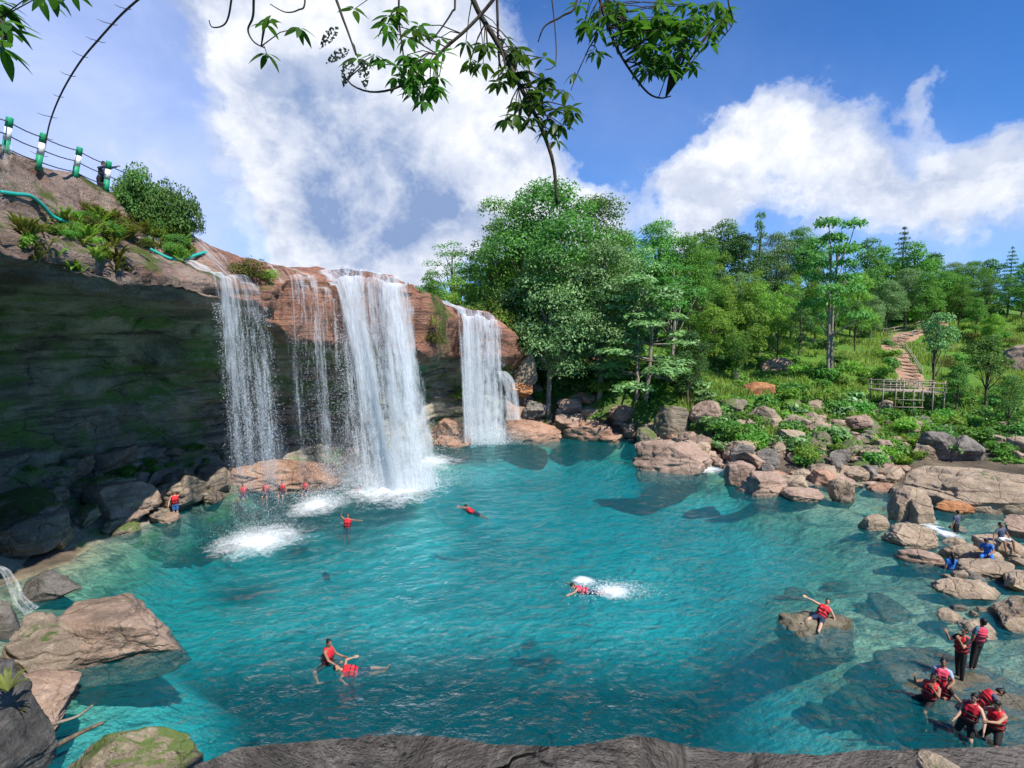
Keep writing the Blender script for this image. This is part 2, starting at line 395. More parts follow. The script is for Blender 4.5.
for i in range(len(ss)):
    pr = profile(Pst[i])
    o = np.interp(uu, L, pr[:, 0]); z = np.interp(uu, L, pr[:, 1])
    w = sstep(3, 14, o)[:, None]
    d = Nst[i][None] * (1 - w) + FARD[None] * w
    d /= np.linalg.norm(d, axis=1)[:, None]
    V[i, :, :2] = Pst[i, :2][None] + d * o[:, None]; V[i, :, 2] = z
V = V.reshape(-1, 3)
# strata and lumps, pushed along an approximate outward normal
A = V.reshape(len(ss), NP, 3)
du = np.gradient(A, axis=1); ds = np.gradient(A, axis=0); nn = np.cross(ds, du); nn /= np.maximum(np.linalg.norm(nn, axis=2, keepdims=True), 1e-6)
nn = nn.reshape(-1, 3)
out3 = np.stack([-np.repeat(Nst[:, 0], NP), -np.repeat(Nst[:, 1], NP), np.zeros(len(V))], 1)
if (nn * out3).sum(1)[np.abs(V[:, 2] - 13) < .8].mean() < 0: nn = -nn
lump = .75 * fbm(V * np.array([.22, .22, .33]), 5, 51) + .30 * fbm(V * .9, 4, 52) + .10 * np.round(2.2 * fbm(V * np.array([.7, .7, 1.3]) + 3, 3, 58))
str_ = .30 * fbm(V * np.array([.10, .10, 1.6]), 3, 53) + .20 * np.round(2.5 * fbm(V * np.array([.15, .15, 1.1]) + 5, 2, 55))
hf = sstep(20, 8, np.abs(np.repeat(ss, NP) - 0) * 0 + (V[:, 0] * 0 + np.abs(uu[None].repeat(len(ss), 0).ravel() * 0)))
vert = 1 - np.abs(nn[:, 2])
crack = -.28 * (np.abs(fbm(V * np.array([.35, .35, .12]) + 9, 4, 57)) < .035)
blk = .16 * np.round(3 * fbm(V * np.array([.45, .45, .9]) + 7, 2, 59)) * sstep(11.5, 13, V[:, 2]) * (np.abs(V[:, 0]) < 40)
rcs = np.tile(sstep(13.5, 15.5, np.interp(uu, L, np.arange(kp))), len(ss)) * sstep(.5, 2, V[:, 2])
blk = blk + rcs * (.30 * np.round(2.6 * fbm(V * np.array([.28, .28, .75]) + 11, 3, 63)) + .14 * np.round(3 * fbm(V * np.array([.6, .6, 1.6]) + 2, 2, 64)))
V = V + nn * (blk + lump + crack * vert)[:, None] * .8 + out3 * (str_ * (.25 + .75 * vert) * np.where(V[:, 2] < 12, 1.5, 1.0))[:, None]
cliff_me = npmesh('cliff', V, [gridfaces(len(ss), NP)], [])
# material zones as a point attribute (rock kind; recess colour paled to offset its shade)
zn = np.zeros((len(ss), NP, 4))
pi = np.interp(uu, L, np.arange(kp))
bare = sstep(10.6, 7.0, np.abs(pi - 5.2) + 5.2)         # 1 above ~ the lip band bottom
bandw = sstep(14.8, 13.2, pi)[None, :]                  # 1 on everything outside the recess
pinkw = sstep(25, 32, Pst[:, 1])[:, None]               # brown left, pink by the falls
zn[:, :, 0] = bandw; zn[:, :, 1] = pinkw; zn[:, :, 2] = (sstep(38.5, 41, Pst[:, 1]) * sstep(51, 46, Pst[:, 1]))[:, None]; zn[:, :, 3] = 1
at_ = cliff_me.attributes.new('rockzone', 'FLOAT_COLOR', 'POINT'); at_.data.foreach_set('color', zn.reshape(-1).astype(np.float32))
t = NT('cliff_rock'); p = t.pos(); n = t.nrm()
za = t.n('ShaderNodeAttribute', attribute_name='rockzone'); sp = t.n('ShaderNodeSeparateColor'); t.set(sp.inputs[0], za.outputs['Color'])
zb_, zp_, zm_ = sp.outputs[0], sp.outputs[1], sp.outputs[2]
big = t.noise(p, .32, 7, .62, .7); fine = t.noise(p, 2.2, 8, .68); grain = t.noise(p, 10, 6, .7)
st = t.noise(t.mapping(p, (.16, .16, 2.2), rot=(R(5), R(4), 0)), 1, 7, .6, .5)
strk = t.noise(t.mapping(p, (1.6, 1.6, .12)), 1, 6, .6, .3)
pink = t.mix(t.ramp(big, [(.36, 0), (.64, 1)]), (.27, .125, .085), (.45, .21, .13))
pink = t.mix(t.math('MULTIPLY', t.ramp(fine, [(.5, 0), (.75, 1)]), .6), pink, (.52, .31, .20))
pink = t.mix(t.math('MULTIPLY', t.ramp(strk, [(.52, 0), (.66, 1)]), .5), pink, (.17, .085, .07))
brown = t.mix(t.ramp(big, [(.36, 0), (.64, 1)]), (.20, .135, .11), (.38, .275, .22))
brown = t.mix(t.math('MULTIPLY', t.ramp(fine, [(.48, 0), (.72, 1)]), .6), brown, (.48, .39, .32))
brown = t.mix(t.ramp(t.noise(p, .55, 5, .6), [(.55, 0), (.66, 1)]), brown, (.27, .14, .10))
band = t.mix(zp_, brown, pink)
band = t.mix(t.math('MULTIPLY', t.ramp(st, [(.34, 1), (.46, 0)]), .65), band, (.075, .05, .042))
up = t.xyz(n)[2]
mossm = t.math('ADD', t.math('MULTIPLY', up, .22), t.noise(p, .5, 7, .66))
mossc = t.mix(t.noise(p, 6, 5, .7), (.035, .065, .012), (.15, .17, .035))
thr = t.math('MULTIPLY_ADD', zm_, .34, t.math('MULTIPLY_ADD', zp_, -.10, 0.0))
band = t.mix(t.ramp(t.math('ADD', mossm, thr), [(.66, 0), (.76, 1)]), band, mossc)
rec = t.mix(t.ramp(big, [(.4, 0), (.62, 1)]), (.24, .215, .17), (.46, .41, .32))
rec = t.mix(t.math('MULTIPLY', t.ramp(fine, [(.5, 0), (.72, 1)]), .6), rec, (.58, .53, .43))
rec = t.mix(t.math('MULTIPLY', t.ramp(st, [(.40, 1), (.5, 0)]), .75), rec, (.08, .07, .058))
rec = t.mix(t.ramp(t.noise(t.mapping(p, (.3, .3, .8), loc=(3, 0, 0)), 1, 7, .66), [(.49, 0), (.62, 1)]), rec, t.mix(fine, (.09, .17, .045), (.20, .33, .09)))
col = t.mix(zb_, rec, band)
gr = t.mix(t.ramp(grain, [(.3, 0), (.7, 1)]), (.75, .75, .75), (1.2, 1.2, 1.18)); col = t.mix(1.0, col, gr, 'MULTIPLY')
crk = t.n('ShaderNodeTexVoronoi', feature='DISTANCE_TO_EDGE', Vector=t.mix(.4, t.mapping(p, (1, 1, 1.7)), t.noise(p, .9, 6, .65, col=True)), Scale=.6)
cr = t.ramp(crk.outputs['Distance'], [(0, 0), (.035, 1)])
col = t.mix(t.math('MULTIPLY', t.math('SUBTRACT', 1.0, cr), t.ramp(big, [(.42, .7), (.56, 0)])), col, (.04, .03, .026))
h = t.math('ADD', t.math('MULTIPLY', fine, .7), t.math('ADD', t.math('MULTIPLY', st, .8), t.math('MULTIPLY', grain, .25)))
M_cliff = t.surf(t.pbr(col, .72, t.bump(h, 1.0, .42), .3))
cliff_me.materials.append(M_cliff)
cliff = link('cliff', cliff_me); tag(cliff, kind='structure')

# surface lookup for resting things on rock and ground
def bvh_of(o):
    me = o.data; nv = len(me.vertices); co = np.empty(nv * 3, np.float32); me.vertices.foreach_get('co', co)
    return BVHTree.FromPolygons([tuple(v) for v in co.reshape(-1, 3)], [tuple(p.vertices) for p in me.polygons])
BV = [bvh_of(cliff), bvh_of(ground)]
def hit(px, py, only=None):
    o, d = Vector((0, 0, H)), ray(px, py).normalized(); best = None
    for b in (BV if only is None else [BV[only]]):
        r = b.ray_cast(o, d, 400)
        if r[0] is not None and (best is None or r[3] < best[1]): best = (r[0], r[3], r[1])
    return best[0] if best else None
BB = []
def hitb(px, py):
    o, d = Vector((0, 0, H)), ray(px, py).normalized(); best = None
    for b in BB:
        r = b.ray_cast(o, d, 200)
        if r[0] is not None and (best is None or r[3] < best[1]): best = (r[0], r[3])
    return best[0] if best else None
def down(x, y, z=40.0):
    best = None
    for b in BV:
        r = b.ray_cast(Vector((x, y, z)), Vector((0, 0, -1)), 100)
        if r[0] is not None and (best is None or r[0].z > best): best = r[0].z
    return 0.0 if best is None else best
# ---------------------------------------------------------------- sky, clouds, sun
w = bpy.data.worlds.new('World'); scn.world = w; w.use_nodes = True
class WT(NT):
    def __init__(s, tree): s.t = tree; s.t.nodes.clear()
t = WT(w.node_tree)
sky = t.n('ShaderNodeTexSky'); sky.sky_type = 'NISHITA'; sky.sun_disc = False
sky.sun_elevation = SUN_EL; sky.sun_rotation = SUN_AZ; sky.altitude = 600; sky.air_density = 1.0; sky.dust_density = .4; sky.ozone_density = 2.2
d = t.n('ShaderNodeTexCoord').outputs['Generated']
x, y, z = t.xyz(d)
az = t.math('ARCTAN2', x, y); el = t.math('ARCSINE', z)
def sky_ang(px, py):
    v = ray(px, py).normalized(); return math.atan2(v.x, v.y), math.asin(v.z)
warp = t.noise(d, 5, 6, .6, col=True); wxyz = t.xyz(warp)
azw = t.math('MULTIPLY_ADD', t.math('SUBTRACT', wxyz[0], .5), .24, az); elw = t.math('MULTIPLY_ADD', t.math('SUBTRACT', wxyz[1], .5), .20, el)
def blobs(lst, a, e):
    acc = None
    for (px, py, rx, ry, wt) in lst:
        A, E = sky_ang(px, py); c = math.cos(A)
        u = t.math('MULTIPLY', t.math('SUBTRACT', a, A), F / rx / max(c * c, .3)); v = t.math('MULTIPLY', t.math('SUBTRACT', e, E), F / ry / max(c, .4))
        r2 = t.math('ADD', t.math('MULTIPLY', u, u), t.math('MULTIPLY', v, v))
        g = t.math('MULTIPLY', t.math('EXPONENT', t.math('MULTIPLY', r2, -1.0)), wt)
        acc = g if acc is None else t.math('ADD', acc, g)
    return acc
cum = blobs([(360, 175, 120, 75, .7), (690, 200, 46, 46, .9), (735, 150, 36, 34, .8), (785, 135, 46, 38, .9), (845, 165, 46, 38, .72), (800, 195, 60, 28, .5), (690, 165, 30, 24, .4), (890, 210, 64, 34, .66), (985, 205, 74, 36, .66), (935, 85, 14, 40, .34), (925, 130, 26, 26, .35), (1040, 150, 50, 40, .75), (960, 180, 40, 30, .5),
  (300, 45, 75, 70, .8), (400, 110, 95, 70, .95), (470, 120, 60, 60, .7), (250, 90, 55, 60, .6), (340, 170, 90, 80, .8), (430, 215, 80, 55, .9), (360, 262, 80, 26, .95), (490, 205, 36, 40, .9), (300, 215, 24, 30, .6), (565, 205, 45, 30, .9), (600, 215, 25, 22, .6), (420, 20, 90, 50, .75)], azw, elw)
veil = blobs([(70, 110, 300, 210, .95), (640, 60, 110, 60, .10), (560, 130, 120, 50, .15), (980, 230, 160, 60, .5), (200, 250, 140, 80, .35), (760, 200, 160, 80, .3)], azw, elw)
grey = blobs([(290, 110, 70, 36, .6), (375, 165, 80, 50, .85), (415, 225, 85, 36, .8), (345, 210, 50, 40, .5), (720, 215, 60, 22, .3), (930, 190, 70, 28, .5), (1000, 225, 70, 20, .3), (850, 130, 40, 12, .2)], azw, elw)
nz = t.noise(t.mapping(d, (1, 1, 1.35)), 7, 9, .6, .3); nz2 = t.noise(d, 16, 8, .62)
dens = t.math('ADD', cum, t.math('ADD', t.math('MULTIPLY', t.math('SUBTRACT', nz, .5), 1.5), t.math('MULTIPLY', t.math('SUBTRACT', nz2, .5), .5)))
ca = t.ramp(dens, [(.20, 0), (.50, .55), (.80, .95), (1.0, 1)], 'EASE')
va = t.math('MULTIPLY', veil, t.math('MULTIPLY_ADD', nz, .9, .35), clamp=True)
alpha = t.math('MAXIMUM', ca, va)
gs = t.math('MULTIPLY', grey, t.math('MULTIPLY_ADD', nz, 1.1, .5), clamp=True)
shade = t.math('ADD', t.math('MULTIPLY', gs, t.ramp(t.noise(d, 9, 7, .62, .5), [(.30, .35), (.66, 1.1)])), t.ramp(nz2, [(.38, .28), (.60, 0)]), clamp=True)
dS = t.n('ShaderNodeVectorMath', operation='ADD'); t.set(dS.inputs[0], d); dS.inputs[1].default_value = (.030, -.012, .055)
nS = t.noise(t.mapping(dS.outputs[0], (1, 1, 1.35)), 7, 9, .6, .3)
lit = t.ramp(t.math('SUBTRACT', nz, nS), [(-.0, 1), (.14, 0)])
lit = t.math('MULTIPLY', t.ramp(t.math('ADD', t.math('SUBTRACT', nS, nz), .5), [(.40, .75), (.60, 0)]), .55)
shade = t.math('MAXIMUM', shade, t.math('ADD', t.math('MULTIPLY', shade, .6), lit), clamp=True)
ccol = t.mix(shade, (.82, .83, .86), (.20, .285, .48))
ccol = t.mix(t.ramp(ca, [(.0, 1), (.6, 0)]), ccol, (.47, .56, .86))
skyc = t.mix(1.0, sky, (.085, .085, .085), 'MULTIPLY')
skyc = t.mix(1.0, skyc, (.38, .86, 1.46), 'MULTIPLY')
final = t.mix(alpha, skyc, ccol)
bg = t.n('ShaderNodeBackground'); t.set(bg.inputs[0], final); bg.inputs[1].default_value = 1.0
wo = t.n('ShaderNodeOutputWorld'); t.t.links.new(bg.outputs[0], wo.inputs[0])
w.cycles.sampling_method = 'MANUAL'; w.cycles.sample_map_resolution = 512
sl = bpy.data.lights.new('sun', 'SUN'); sl.energy = 4.7; sl.angle = R(.5); sl.color = (1, .95, .86)
so = bpy.data.objects.new('sun', sl); COL.objects.link(so); so.rotation_euler = SUN_DIR.to_track_quat('Z', 'Y').to_euler()

# ---------------------------------------------------------------- boulders
def boulder_mesh(name, size, seed, mats, sub=5, facets=9, lump=.16, flat=0.0):
    bm = bmesh.new(); bmesh.ops.create_icosphere(bm, subdivisions=sub, radius=1)
    V = np.array([v.co[:] for v in bm.verts]); Fc = np.array([[v.index for v in f.verts] for f in bm.faces]); bm.free()
    g = np.random.default_rng(seed)
    V = V / np.maximum(np.abs(V).max(1, keepdims=True) ** .45, 1e-6)          # a little boxy
    for k in range(facets):
        nn = g.normal(size=3); nn[2] *= .8; nn /= np.linalg.norm(nn); dd = g.uniform(.55, .9)
        ex = np.maximum(0, V @ nn - dd); V = V - nn * (ex * .97)[:, None]
    if flat:
        ex = np.maximum(0, V[:, 2] - (1 - flat)); V[:, 2] -= ex * .9
    V = V / np.abs(V).max(0)
    r = np.linalg.norm(V, axis=1, keepdims=True); Nn = V / r
    V = V + Nn * (lump * fbm(V * 1.3 + seed * 3.1, 4, seed) + .05 * fbm(V * 4.5 + seed, 4, seed + 3) - .07 * sstep(.10, .0, np.abs(fbm(V * 1.1 + seed * 1.7, 3, seed + 5))) + .035 * np.round(2.5 * fbm(V * np.array([.6, .6, 3.0]) + seed, 2, seed + 9)))[:, None]
    V = V * (np.array(size) / 2)
    return npmesh(name, V, [Fc], mats)
USED_B = []
def boulder(px0, px1, pyt, pyb, mat, label, z=0.0, Y=None, seed=1, rot=0, tilt=0, sink=.35, dep=.8, group=None, sub=5, facets=9, flat=0.0, name='boulder', ground_=False, lump=.16):
    pm = (px0 + px1) / 2
    if ground_:
        b = hit(pm, pyb, 1) or wat(pm, pyb, z)
    else: b = at(pm, pyb, Y) if Y else wat(pm, pyb, z)
    Yb = b.y; wd = (px1 - px0) / F * Yb; dp = wd * dep
    tl = (pyb - YH) / F; hv = (pyb - pyt) / F * Yb
    h = max(hv - dp * tl * .75, .22 * wd, .2); hh = h / (1 - sink)
    me = boulder_mesh(name, (wd * 1.06, dp, hh), seed, [mat], sub, facets, lump, flat)
    cx = b.x * (1 + dp * .45 / Yb)
    o = link(name, me, loc=(cx, Yb + dp * .45, b.z + h - hh / 2)); o.rotation_euler = (R(tilt), R(rng.uniform(-4, 4)), R(rot))
    tag(o, label, 'boulder' if 'boulder' in name else 'rock', group); USED_B.append(o); return o
B = boulder; W_ = wat
# far bank, from the right-hand fall towards the river
B(503, 562, 418, 443, M_pink, 'smooth pink dome boulder at the foot of the right-hand fall, touching the water', seed=3, dep=.7, facets=6, lump=.1)
B(508, 536, 352, 384, M_tan, 'pale angular block perched above the orange slab beside the right-hand fall', Y=57.5, seed=4, sink=.15)
B(508, 533, 383, 399, M_orange, 'bright orange tilted slab wedged beside the right-hand fall', Y=56.5, seed=5, tilt=25, sink=.1)
B(520, 545, 398, 416, M_grey, 'dark grey boulder under the orange slab', Y=56.5, seed=6, sink=.2)
B(500, 528, 394, 428, M_pink, 'pink block behind the dome boulder at the right-hand fall', Y=56.8, seed=16, sink=.2)
B(556, 582, 397, 414, M_rose, 'flat topped pink rock on the upper row beneath the dark trees', Y=57.5, seed=7, sink=.2)
B(580, 600, 405, 424, M_tan, 'wedge shaped tan rock pointing up in the upper row beneath the trees', Y=57, seed=8, sink=.2, facets=12)
B(554, 584, 413, 431, M_rose, 'round brown boulder below the flat topped pink rock', Y=55.6, seed=9, sink=.2)
B(563, 612, 421, 442, M_pink, 'low pink triangular boulder at the water right of the dome boulder', seed=10, dep=.7)
B(603, 626, 403, 430, M_tan, 'upright moss capped tan rock behind the pink triangular boulder', Y=55.5, seed=11, sink=.2)
B(600, 624, 433, 443, M_pink, 'small pink rock at the water beside the triangular boulder', seed=12)
B(622, 642, 423, 434, M_tan, 'small flat tan rock on the bank left of the large prism rock', Y=54, seed=13, sink=.2)
B(636, 660, 425, 447, M_mossy, 'mossy hump of rock left of the large prism rock', Y=51, seed=14, sink=.2)
B(655, 692, 402, 434, M_mossy, 'large moss covered boulder above the prism rock', Y=50.5, seed=15, sink=.2)
B(690, 723, 400, 427, M_rose, 'pointed grey pink boulder high on the bank above the prism rock', Y=49.5, seed=27, sink=.2, facets=12)
B(633, 716, 434, 474, M_rose, 'large sloping pink prism rock jutting into the pool', seed=18, dep=.62, facets=12, sub=6, rot=-10)
B(735, 786, 466, 497, M_rose, 'double humped pink boulder in front at the edge of the far bank', seed=19, dep=.75, sub=6)
B(722, 752, 458, 487, M_rose, 'narrow pink rock between the prism rock and the double humped boulder', seed=20, dep=.8)
B(729, 752, 442, 460, M_grey, 'small dark upright rock in the shrubs behind the narrow pink rock', Y=42, seed=21, sink=.2)
B(757, 779, 447, 467, M_grey, 'squarish grey rock behind the double humped boulder', Y=41.5, seed=22, sink=.2)
B(785, 830, 441, 461, M_tan, 'flat leaning tan slab in the greenery above the pointed bank boulders', Y=42.5, seed=23, sink=.2, tilt=12)
B(794, 840, 459, 488, M_tan, 'broad rounded tan boulder in the middle of the right bank', Y=38.5, seed=24, sink=.25, sub=6)
B(783, 826, 484, 502, M_rose, 'low flat pink rock at the water below the broad tan boulder', seed=25)
B(829, 857, 474, 503, M_tan, 'blocky tan boulder standing at the water right of the broad tan boulder', seed=26, facets=12)
B(828, 850, 448, 466, M_grey, 'grey leaning stone behind the blocky tan boulder', Y=40, seed=127, sink=.2)
B(843, 869, 412, 427, M_rose, 'pink rock half hidden in bushes high on the right bank', Y=47, seed=28, sink=.2)
B(893, 913, 434, 446, M_rose, 'pink rock in the shrubs left of the dark twin boulders', Y=44, seed=29, sink=.2)
B(922, 950, 428, 456, M_grey, 'dark grey boulder, left of the twin boulders above the long slab', Y=41.5, seed=30, sink=.2)
B(942, 982, 430, 468, M_grey, 'large dark grey boulder, right of the twin boulders above the long slab', Y=41, seed=31, sink=.2)
B(915, 1040, 458, 512, M_tan, 'long sloping tan slab with mossy underside on the right bank', z=.1, seed=32, dep=.55, sub=6, facets=7, rot=-14, flat=.2)
B(884, 932, 482, 522, M_tan, 'tall split tan boulder at the river mouth', seed=33, sub=6, facets=12)
B(908, 936, 494, 526, M_tan, 'pitted tan rock leaning on the tall split boulder', seed=34, facets=11)
B(931, 968, 496, 514, M_orange, 'low rounded ochre rock in front of the long slab', seed=35)
B(884, 930, 519, 549, M_tan, 'big rounded tan boulder sitting in the water near the standing bather', seed=36, sub=6, facets=7)
B(860, 886, 511, 531, M_tan, 'small round tan boulder in the water left of the tall split boulder', seed=37, facets=6)
B(944, 984, 536, 563, M_tan, 'flat topped rock under the standing bather in dark clothes', seed=38, flat=.3)
B(950, 1008, 556, 580, M_tan, 'long tan rock in front of the seated bathers', seed=39)
B(978, 1030, 530, 562, M_tan, 'stepped tan rock under the bather in white shorts', seed=40, flat=.25)
B(1002, 1050, 511, 540, M_rose, 'large pale rock behind the seated bathers at the river mouth', seed=41, sub=6)
B(938, 988, 572, 600, M_tan, 'grooved tan rock below the bather in a blue shirt', seed=42, sub=6, facets=10)
B(998, 1042, 566, 594, M_tan, 'square tan boulder right of the grooved rock', seed=43)
B(990, 1060, 590, 634, M_tan, 'shelving tan rock with dark underside near the two standing swimmers', seed=44, sub=6, sink=.2)
B(968, 998, 546, 566, M_tan, 'small tan rock the bather in blue leans against', seed=45)
B(898, 940, 556, 566, M_rose, 'low wet pink rock just breaking the water left of the blue shirted bather', seed=46, sink=.6)
_sl = W_(995, 690); _o = link('submerged_rock', boulder_mesh('submerged_rock', (5.2, 5.4, 1.3), 47, [M_sub], 6, 6, .12, .45), loc=(_sl.x, _sl.y, -.46)); tag(_o, 'broad dark slab just under water where the swimmers stand', 'rock')
_sl = W_(818, 626); _o = link('submerged_rock', boulder_mesh('submerged_rock', (2.6, 2.3, 1.6), 148, [M_sub], 6, 5, .30, .0), loc=(_sl.x, _sl.y, -.56)); tag(_o, 'weed covered rock awash under the reclining swimmer', 'rock'); USED_B.append(_o)
B(742, 778, 380, 412, M_orange, 'ochre rock fallen below the earth bank on the hillside', Y=56, seed=49, sink=.2)
B(1006, 1040, 345, 376, M_rose, 'grey pink rock on the grassy slope at the right', Y=66, seed=50, sink=.2)
# left side
B(44, 192, 576, 668, M_mauve, 'huge slanting grey and rust boulder in the pool at the left', seed=151, sub=6, facets=10, dep=.66, rot=-8, sink=.4, tilt=-6)
B(-6, 92, 598, 682, M_brown, 'brown wet boulder wedged behind the huge slanting boulder', z=.1, seed=52, sub=6, dep=.7)
B(-60, 92, 662, 745, M_rose, 'smooth pale pink boulder at the lower left above the driftwood', seed=53, sub=6, facets=5, lump=.08, dep=.7)
B(58, 204, 708, 812, M_mossy, 'long lichen covered boulder at the bottom left', seed=54, sub=6, facets=6, dep=.34, rot=6, lump=.1)
B(22, 78, 568, 604, M_dark, 'pointed dark slab behind the left boulders', seed=55, tilt=15)
B(-20, 24, 592, 640, M_dark, 'dark rock beside the little cascade at the left edge', seed=56)
B(228, 346, 447, 492, M_pink, 'broad pink rock platform lit by the sun behind the left-hand falls', seed=57, sub=6, dep=.6, flat=.35, facets=6, sink=.3)
B(183, 232, 462, 496, M_rose, 'brown boulder at the left end of the pink platform', seed=58)
B(140, 190, 478, 512, M_grey, 'rounded brown rock behind the swimmer with a raised arm', seed=59, sub=6)
B(430, 474, 412, 446, M_pink, 'wet pink rock between the main fall and the right-hand fall', Y=51.5, seed=60, sub=6)
B(430, 472, 434, 447, M_pink, 'low pink shelf rock at the water between the two falls', seed=61)
B(335, 372, 440, 480, M_pink, 'shadowed pink rock behind the main fall', Y=40.2, seed=62)
k = 0
for i in range(64):
    px = rng.uniform(-10, 232); py = rng.uniform(446, 545) - .12 * px * (rng.random() < .8); g = hit(px, py)
    if g is None or g.y > 46 or g.y < 18 or g.z < -.35 or g.z > 3.2: continue
    s = rng.choice([.6, .8, 1.0, 1.4, 1.9, 2.4]) * rng.uniform(.8, 1.2); o = link('boulder', boulder_mesh('boulder', (s * 1.5, s * 1.1, s * .85), 700 + i, [rng.choice([M_brown, M_mossy, M_mossy, M_brown, M_mauve])], 5, 10), loc=(g.x, g.y, g.z + s * .12)); o.rotation_euler = (rng.uniform(-.3, .3), rng.uniform(-.3, .3), rng.uniform(0, 6))
    tag(o, 'shaded boulder on the bank at the foot of the overhang', 'boulder', 'boulders under the overhang')
for i in range(46):    # small stones along the far bank
    px = rng.uniform(600, 930); py = np.interp(px, [560, 640, 700, 760, 800, 860, 900, 930], [441, 458, 474, 494, 499, 520, 530, 520]) - rng.uniform(0, 24)
    g = hit(px, py, 1)
    if g is None or g.z < -.3: continue
    s = rng.uniform(.35, 1.1)
    o = link('stone', boulder_mesh('stone', (s * 1.3, s, s * .8), 200 + i, [rng.choice([M_tan, M_rose, M_pink, M_grey])], 4), loc=(g.x, g.y, g.z + s * .15)); o.rotation_euler[2] = rng.uniform(0, 6)
    tag(o, 'small loose stone among the bigger boulders of the far bank', 'stone', 'small stones on the far bank')
for i in range(26):
    px = rng.uniform(940, 1030); py = rng.uniform(520, 640)
    g = wat(px, py, -.1); s = rng.uniform(.3, .9)
    o = link('stone', boulder_mesh('stone', (s * 1.3, s, s * .7), 300 + i, [rng.choice([M_tan, M_tan, M_grey])], 4), loc=(g.x, g.y, .0)); o.rotation_euler[2] = rng.uniform(0, 6)
    tag(o, 'small loose stone in the shallows of the river mouth', 'stone', 'small stones in the river mouth')
for i in range(13):    # stones on the shallow bed
    px = rng.uniform(800, 990); py = rng.uniform(550, 720)
    g = hit(px, py, 1)
    if g is None: continue
    s = rng.uniform(.6, 1.7)
    o = link('submerged_stone', boulder_mesh('submerged_stone', (s * 1.4, s * 1.1, s * .5), 400 + i, [M_sub], 4), loc=(g.x, g.y, min(g.z + s * .05, -.3))); o.rotation_euler[2] = rng.uniform(0, 6)
    tag(o, 'stone lying under the clear water of the right shallows', 'stone', 'stones under the shallow water')

def pile(n_, xr, yf, sr, mats_, lab, grp, seed):
    for i in range(n_):
        px = rng.uniform(*xr); py = yf(px); g = hit(px, py, 1)
        if g is None or g.z < -.4: continue
        s = rng.uniform(*sr); o = link('boulder', boulder_mesh('boulder', (s * 1.3, s, s * rng.uniform(.7, 1.1)), seed + i, [rng.choice(mats_)], 5, 12), loc=(g.x, g.y, g.z + s * .16)); o.rotation_euler = (rng.uniform(-.3, .3), rng.uniform(-.3, .3), rng.uniform(0, 6)); tag(o, lab, 'boulder', grp)
pile(34, (512, 640), lambda px: np.interp(px, [512, 640], [436, 444]) - rng.uniform(0, 44) * (1 if px < 600 else .7), (.9, 2.2), [M_rose, M_tan, M_pink, M_tan, M_brown], 'pinkish boulder in the pile beneath the trees by the right-hand fall', 'boulder pile by the right-hand fall', 800)
pile(46, (690, 890), lambda px: rng.uniform(402, 468), (.8, 2.4), [M_rose, M_tan, M_tan, M_mossy], 'tan boulder showing among the scrub on the slope of the right bank', 'boulders in the scrub of the right bank', 930)
pile(60, (640, 900), lambda px: np.interp(px, [640, 700, 760, 800, 860, 900], [462, 474, 494, 499, 505, 500]) - rng.uniform(0, 30), (.6, 1.9), [M_rose, M_tan, M_tan, M_pink], 'pinkish tan boulder in the heap along the edge of the right bank', 'boulders along the right bank edge', 850)
for i in range(34):
    px = rng.uniform(815, 1030); py = rng.uniform(432, 486) if px < 915 else rng.uniform(428, 458)
    g = hit(px, py, 1)
    if g is None or g.z < .05: continue
    s = rng.uniform(.7, 1.9); o = link('boulder', boulder_mesh('boulder', (s * 1.3, s, s * .9), 500 + i, [rng.choice([M_tan, M_tan, M_rose, M_grey, M_mossy])], 5, 10), loc=(g.x, g.y, g.z + s * .18)); o.rotation_euler = (rng.uniform(-.2, .2), rng.uniform(-.2, .2), rng.uniform(0, 6))
    tag(o, 'medium boulder half hidden in the greenery of the right bank', 'boulder', 'boulders in the right bank greenery')
bpy.context.view_layer.update()
for o in USED_B:
    me = o.data; mw = o.matrix_world; BB.append(BVHTree.FromPolygons([tuple(mw @ v.co) for v in me.vertices], [tuple(p.vertices) for p in me.polygons]))
# ---------------------------------------------------------------- the rim the photographer stands on
rimp = [(-.0, 0)]
rim_px = [(190, 770), (205, 762), (250, 742), (330, 734), (400, 732), (480, 734), (560, 737), (640, 741), (690, 750), (730, 752), (800, 749), (900, 748), (1024, 741), (1120, 738), (1250, 736)]
ry = 2.35; rim_px = [(a - (12 if a < 300 else 0), b - 9) for a, b in rim_px]; rp = [at(a, b, ry + .12 * math.sin(i * 1.3)) for i, (a, b) in enumerate(rim_px)]
rx_ = np.linspace(rp[0].x, rp[-1].x, 300); ryv = np.interp(rx_, [p.x for p in rp], [p.y for p in rp]); rz_ = np.interp(rx_, [p.x for p in rp], [p.z for p in rp])
rows = []
ol = np.concatenate([np.linspace(-5, -.35, 60), np.linspace(-.32, 0, 16), np.linspace(.02, .3, 12)])
for o_ in ol:
    zz_ = rz_ + np.where(o_ < 0, -.02 * o_ * 0 - .05 * (1 - np.exp(o_ * 1.2)), 0) - (0 if o_ <= 0 else 1) * ((o_ / .3) ** .5 * 1.2)
    zz_ = zz_ - .12 * np.exp(-((o_) / .05) ** 2) * .5
    rows.append(np.stack([rx_ * (1 + 0 * o_), ryv + min(o_, .14), zz_], 1))
rows.append(np.stack([rx_, ryv - .4, rz_ - 9], 1)); 
RV = np.concatenate(rows)
nn_ = fbm(RV * 1.4, 4, 81) * .035 + fbm(RV * 7, 4, 83) * .007 + .02 * fbm(RV * np.array([.8, .8, 5]), 2, 85)
RV[:, 2] += nn_; RV[:, 1] += fbm(RV * 1.3 + 4, 4, 84) * .07
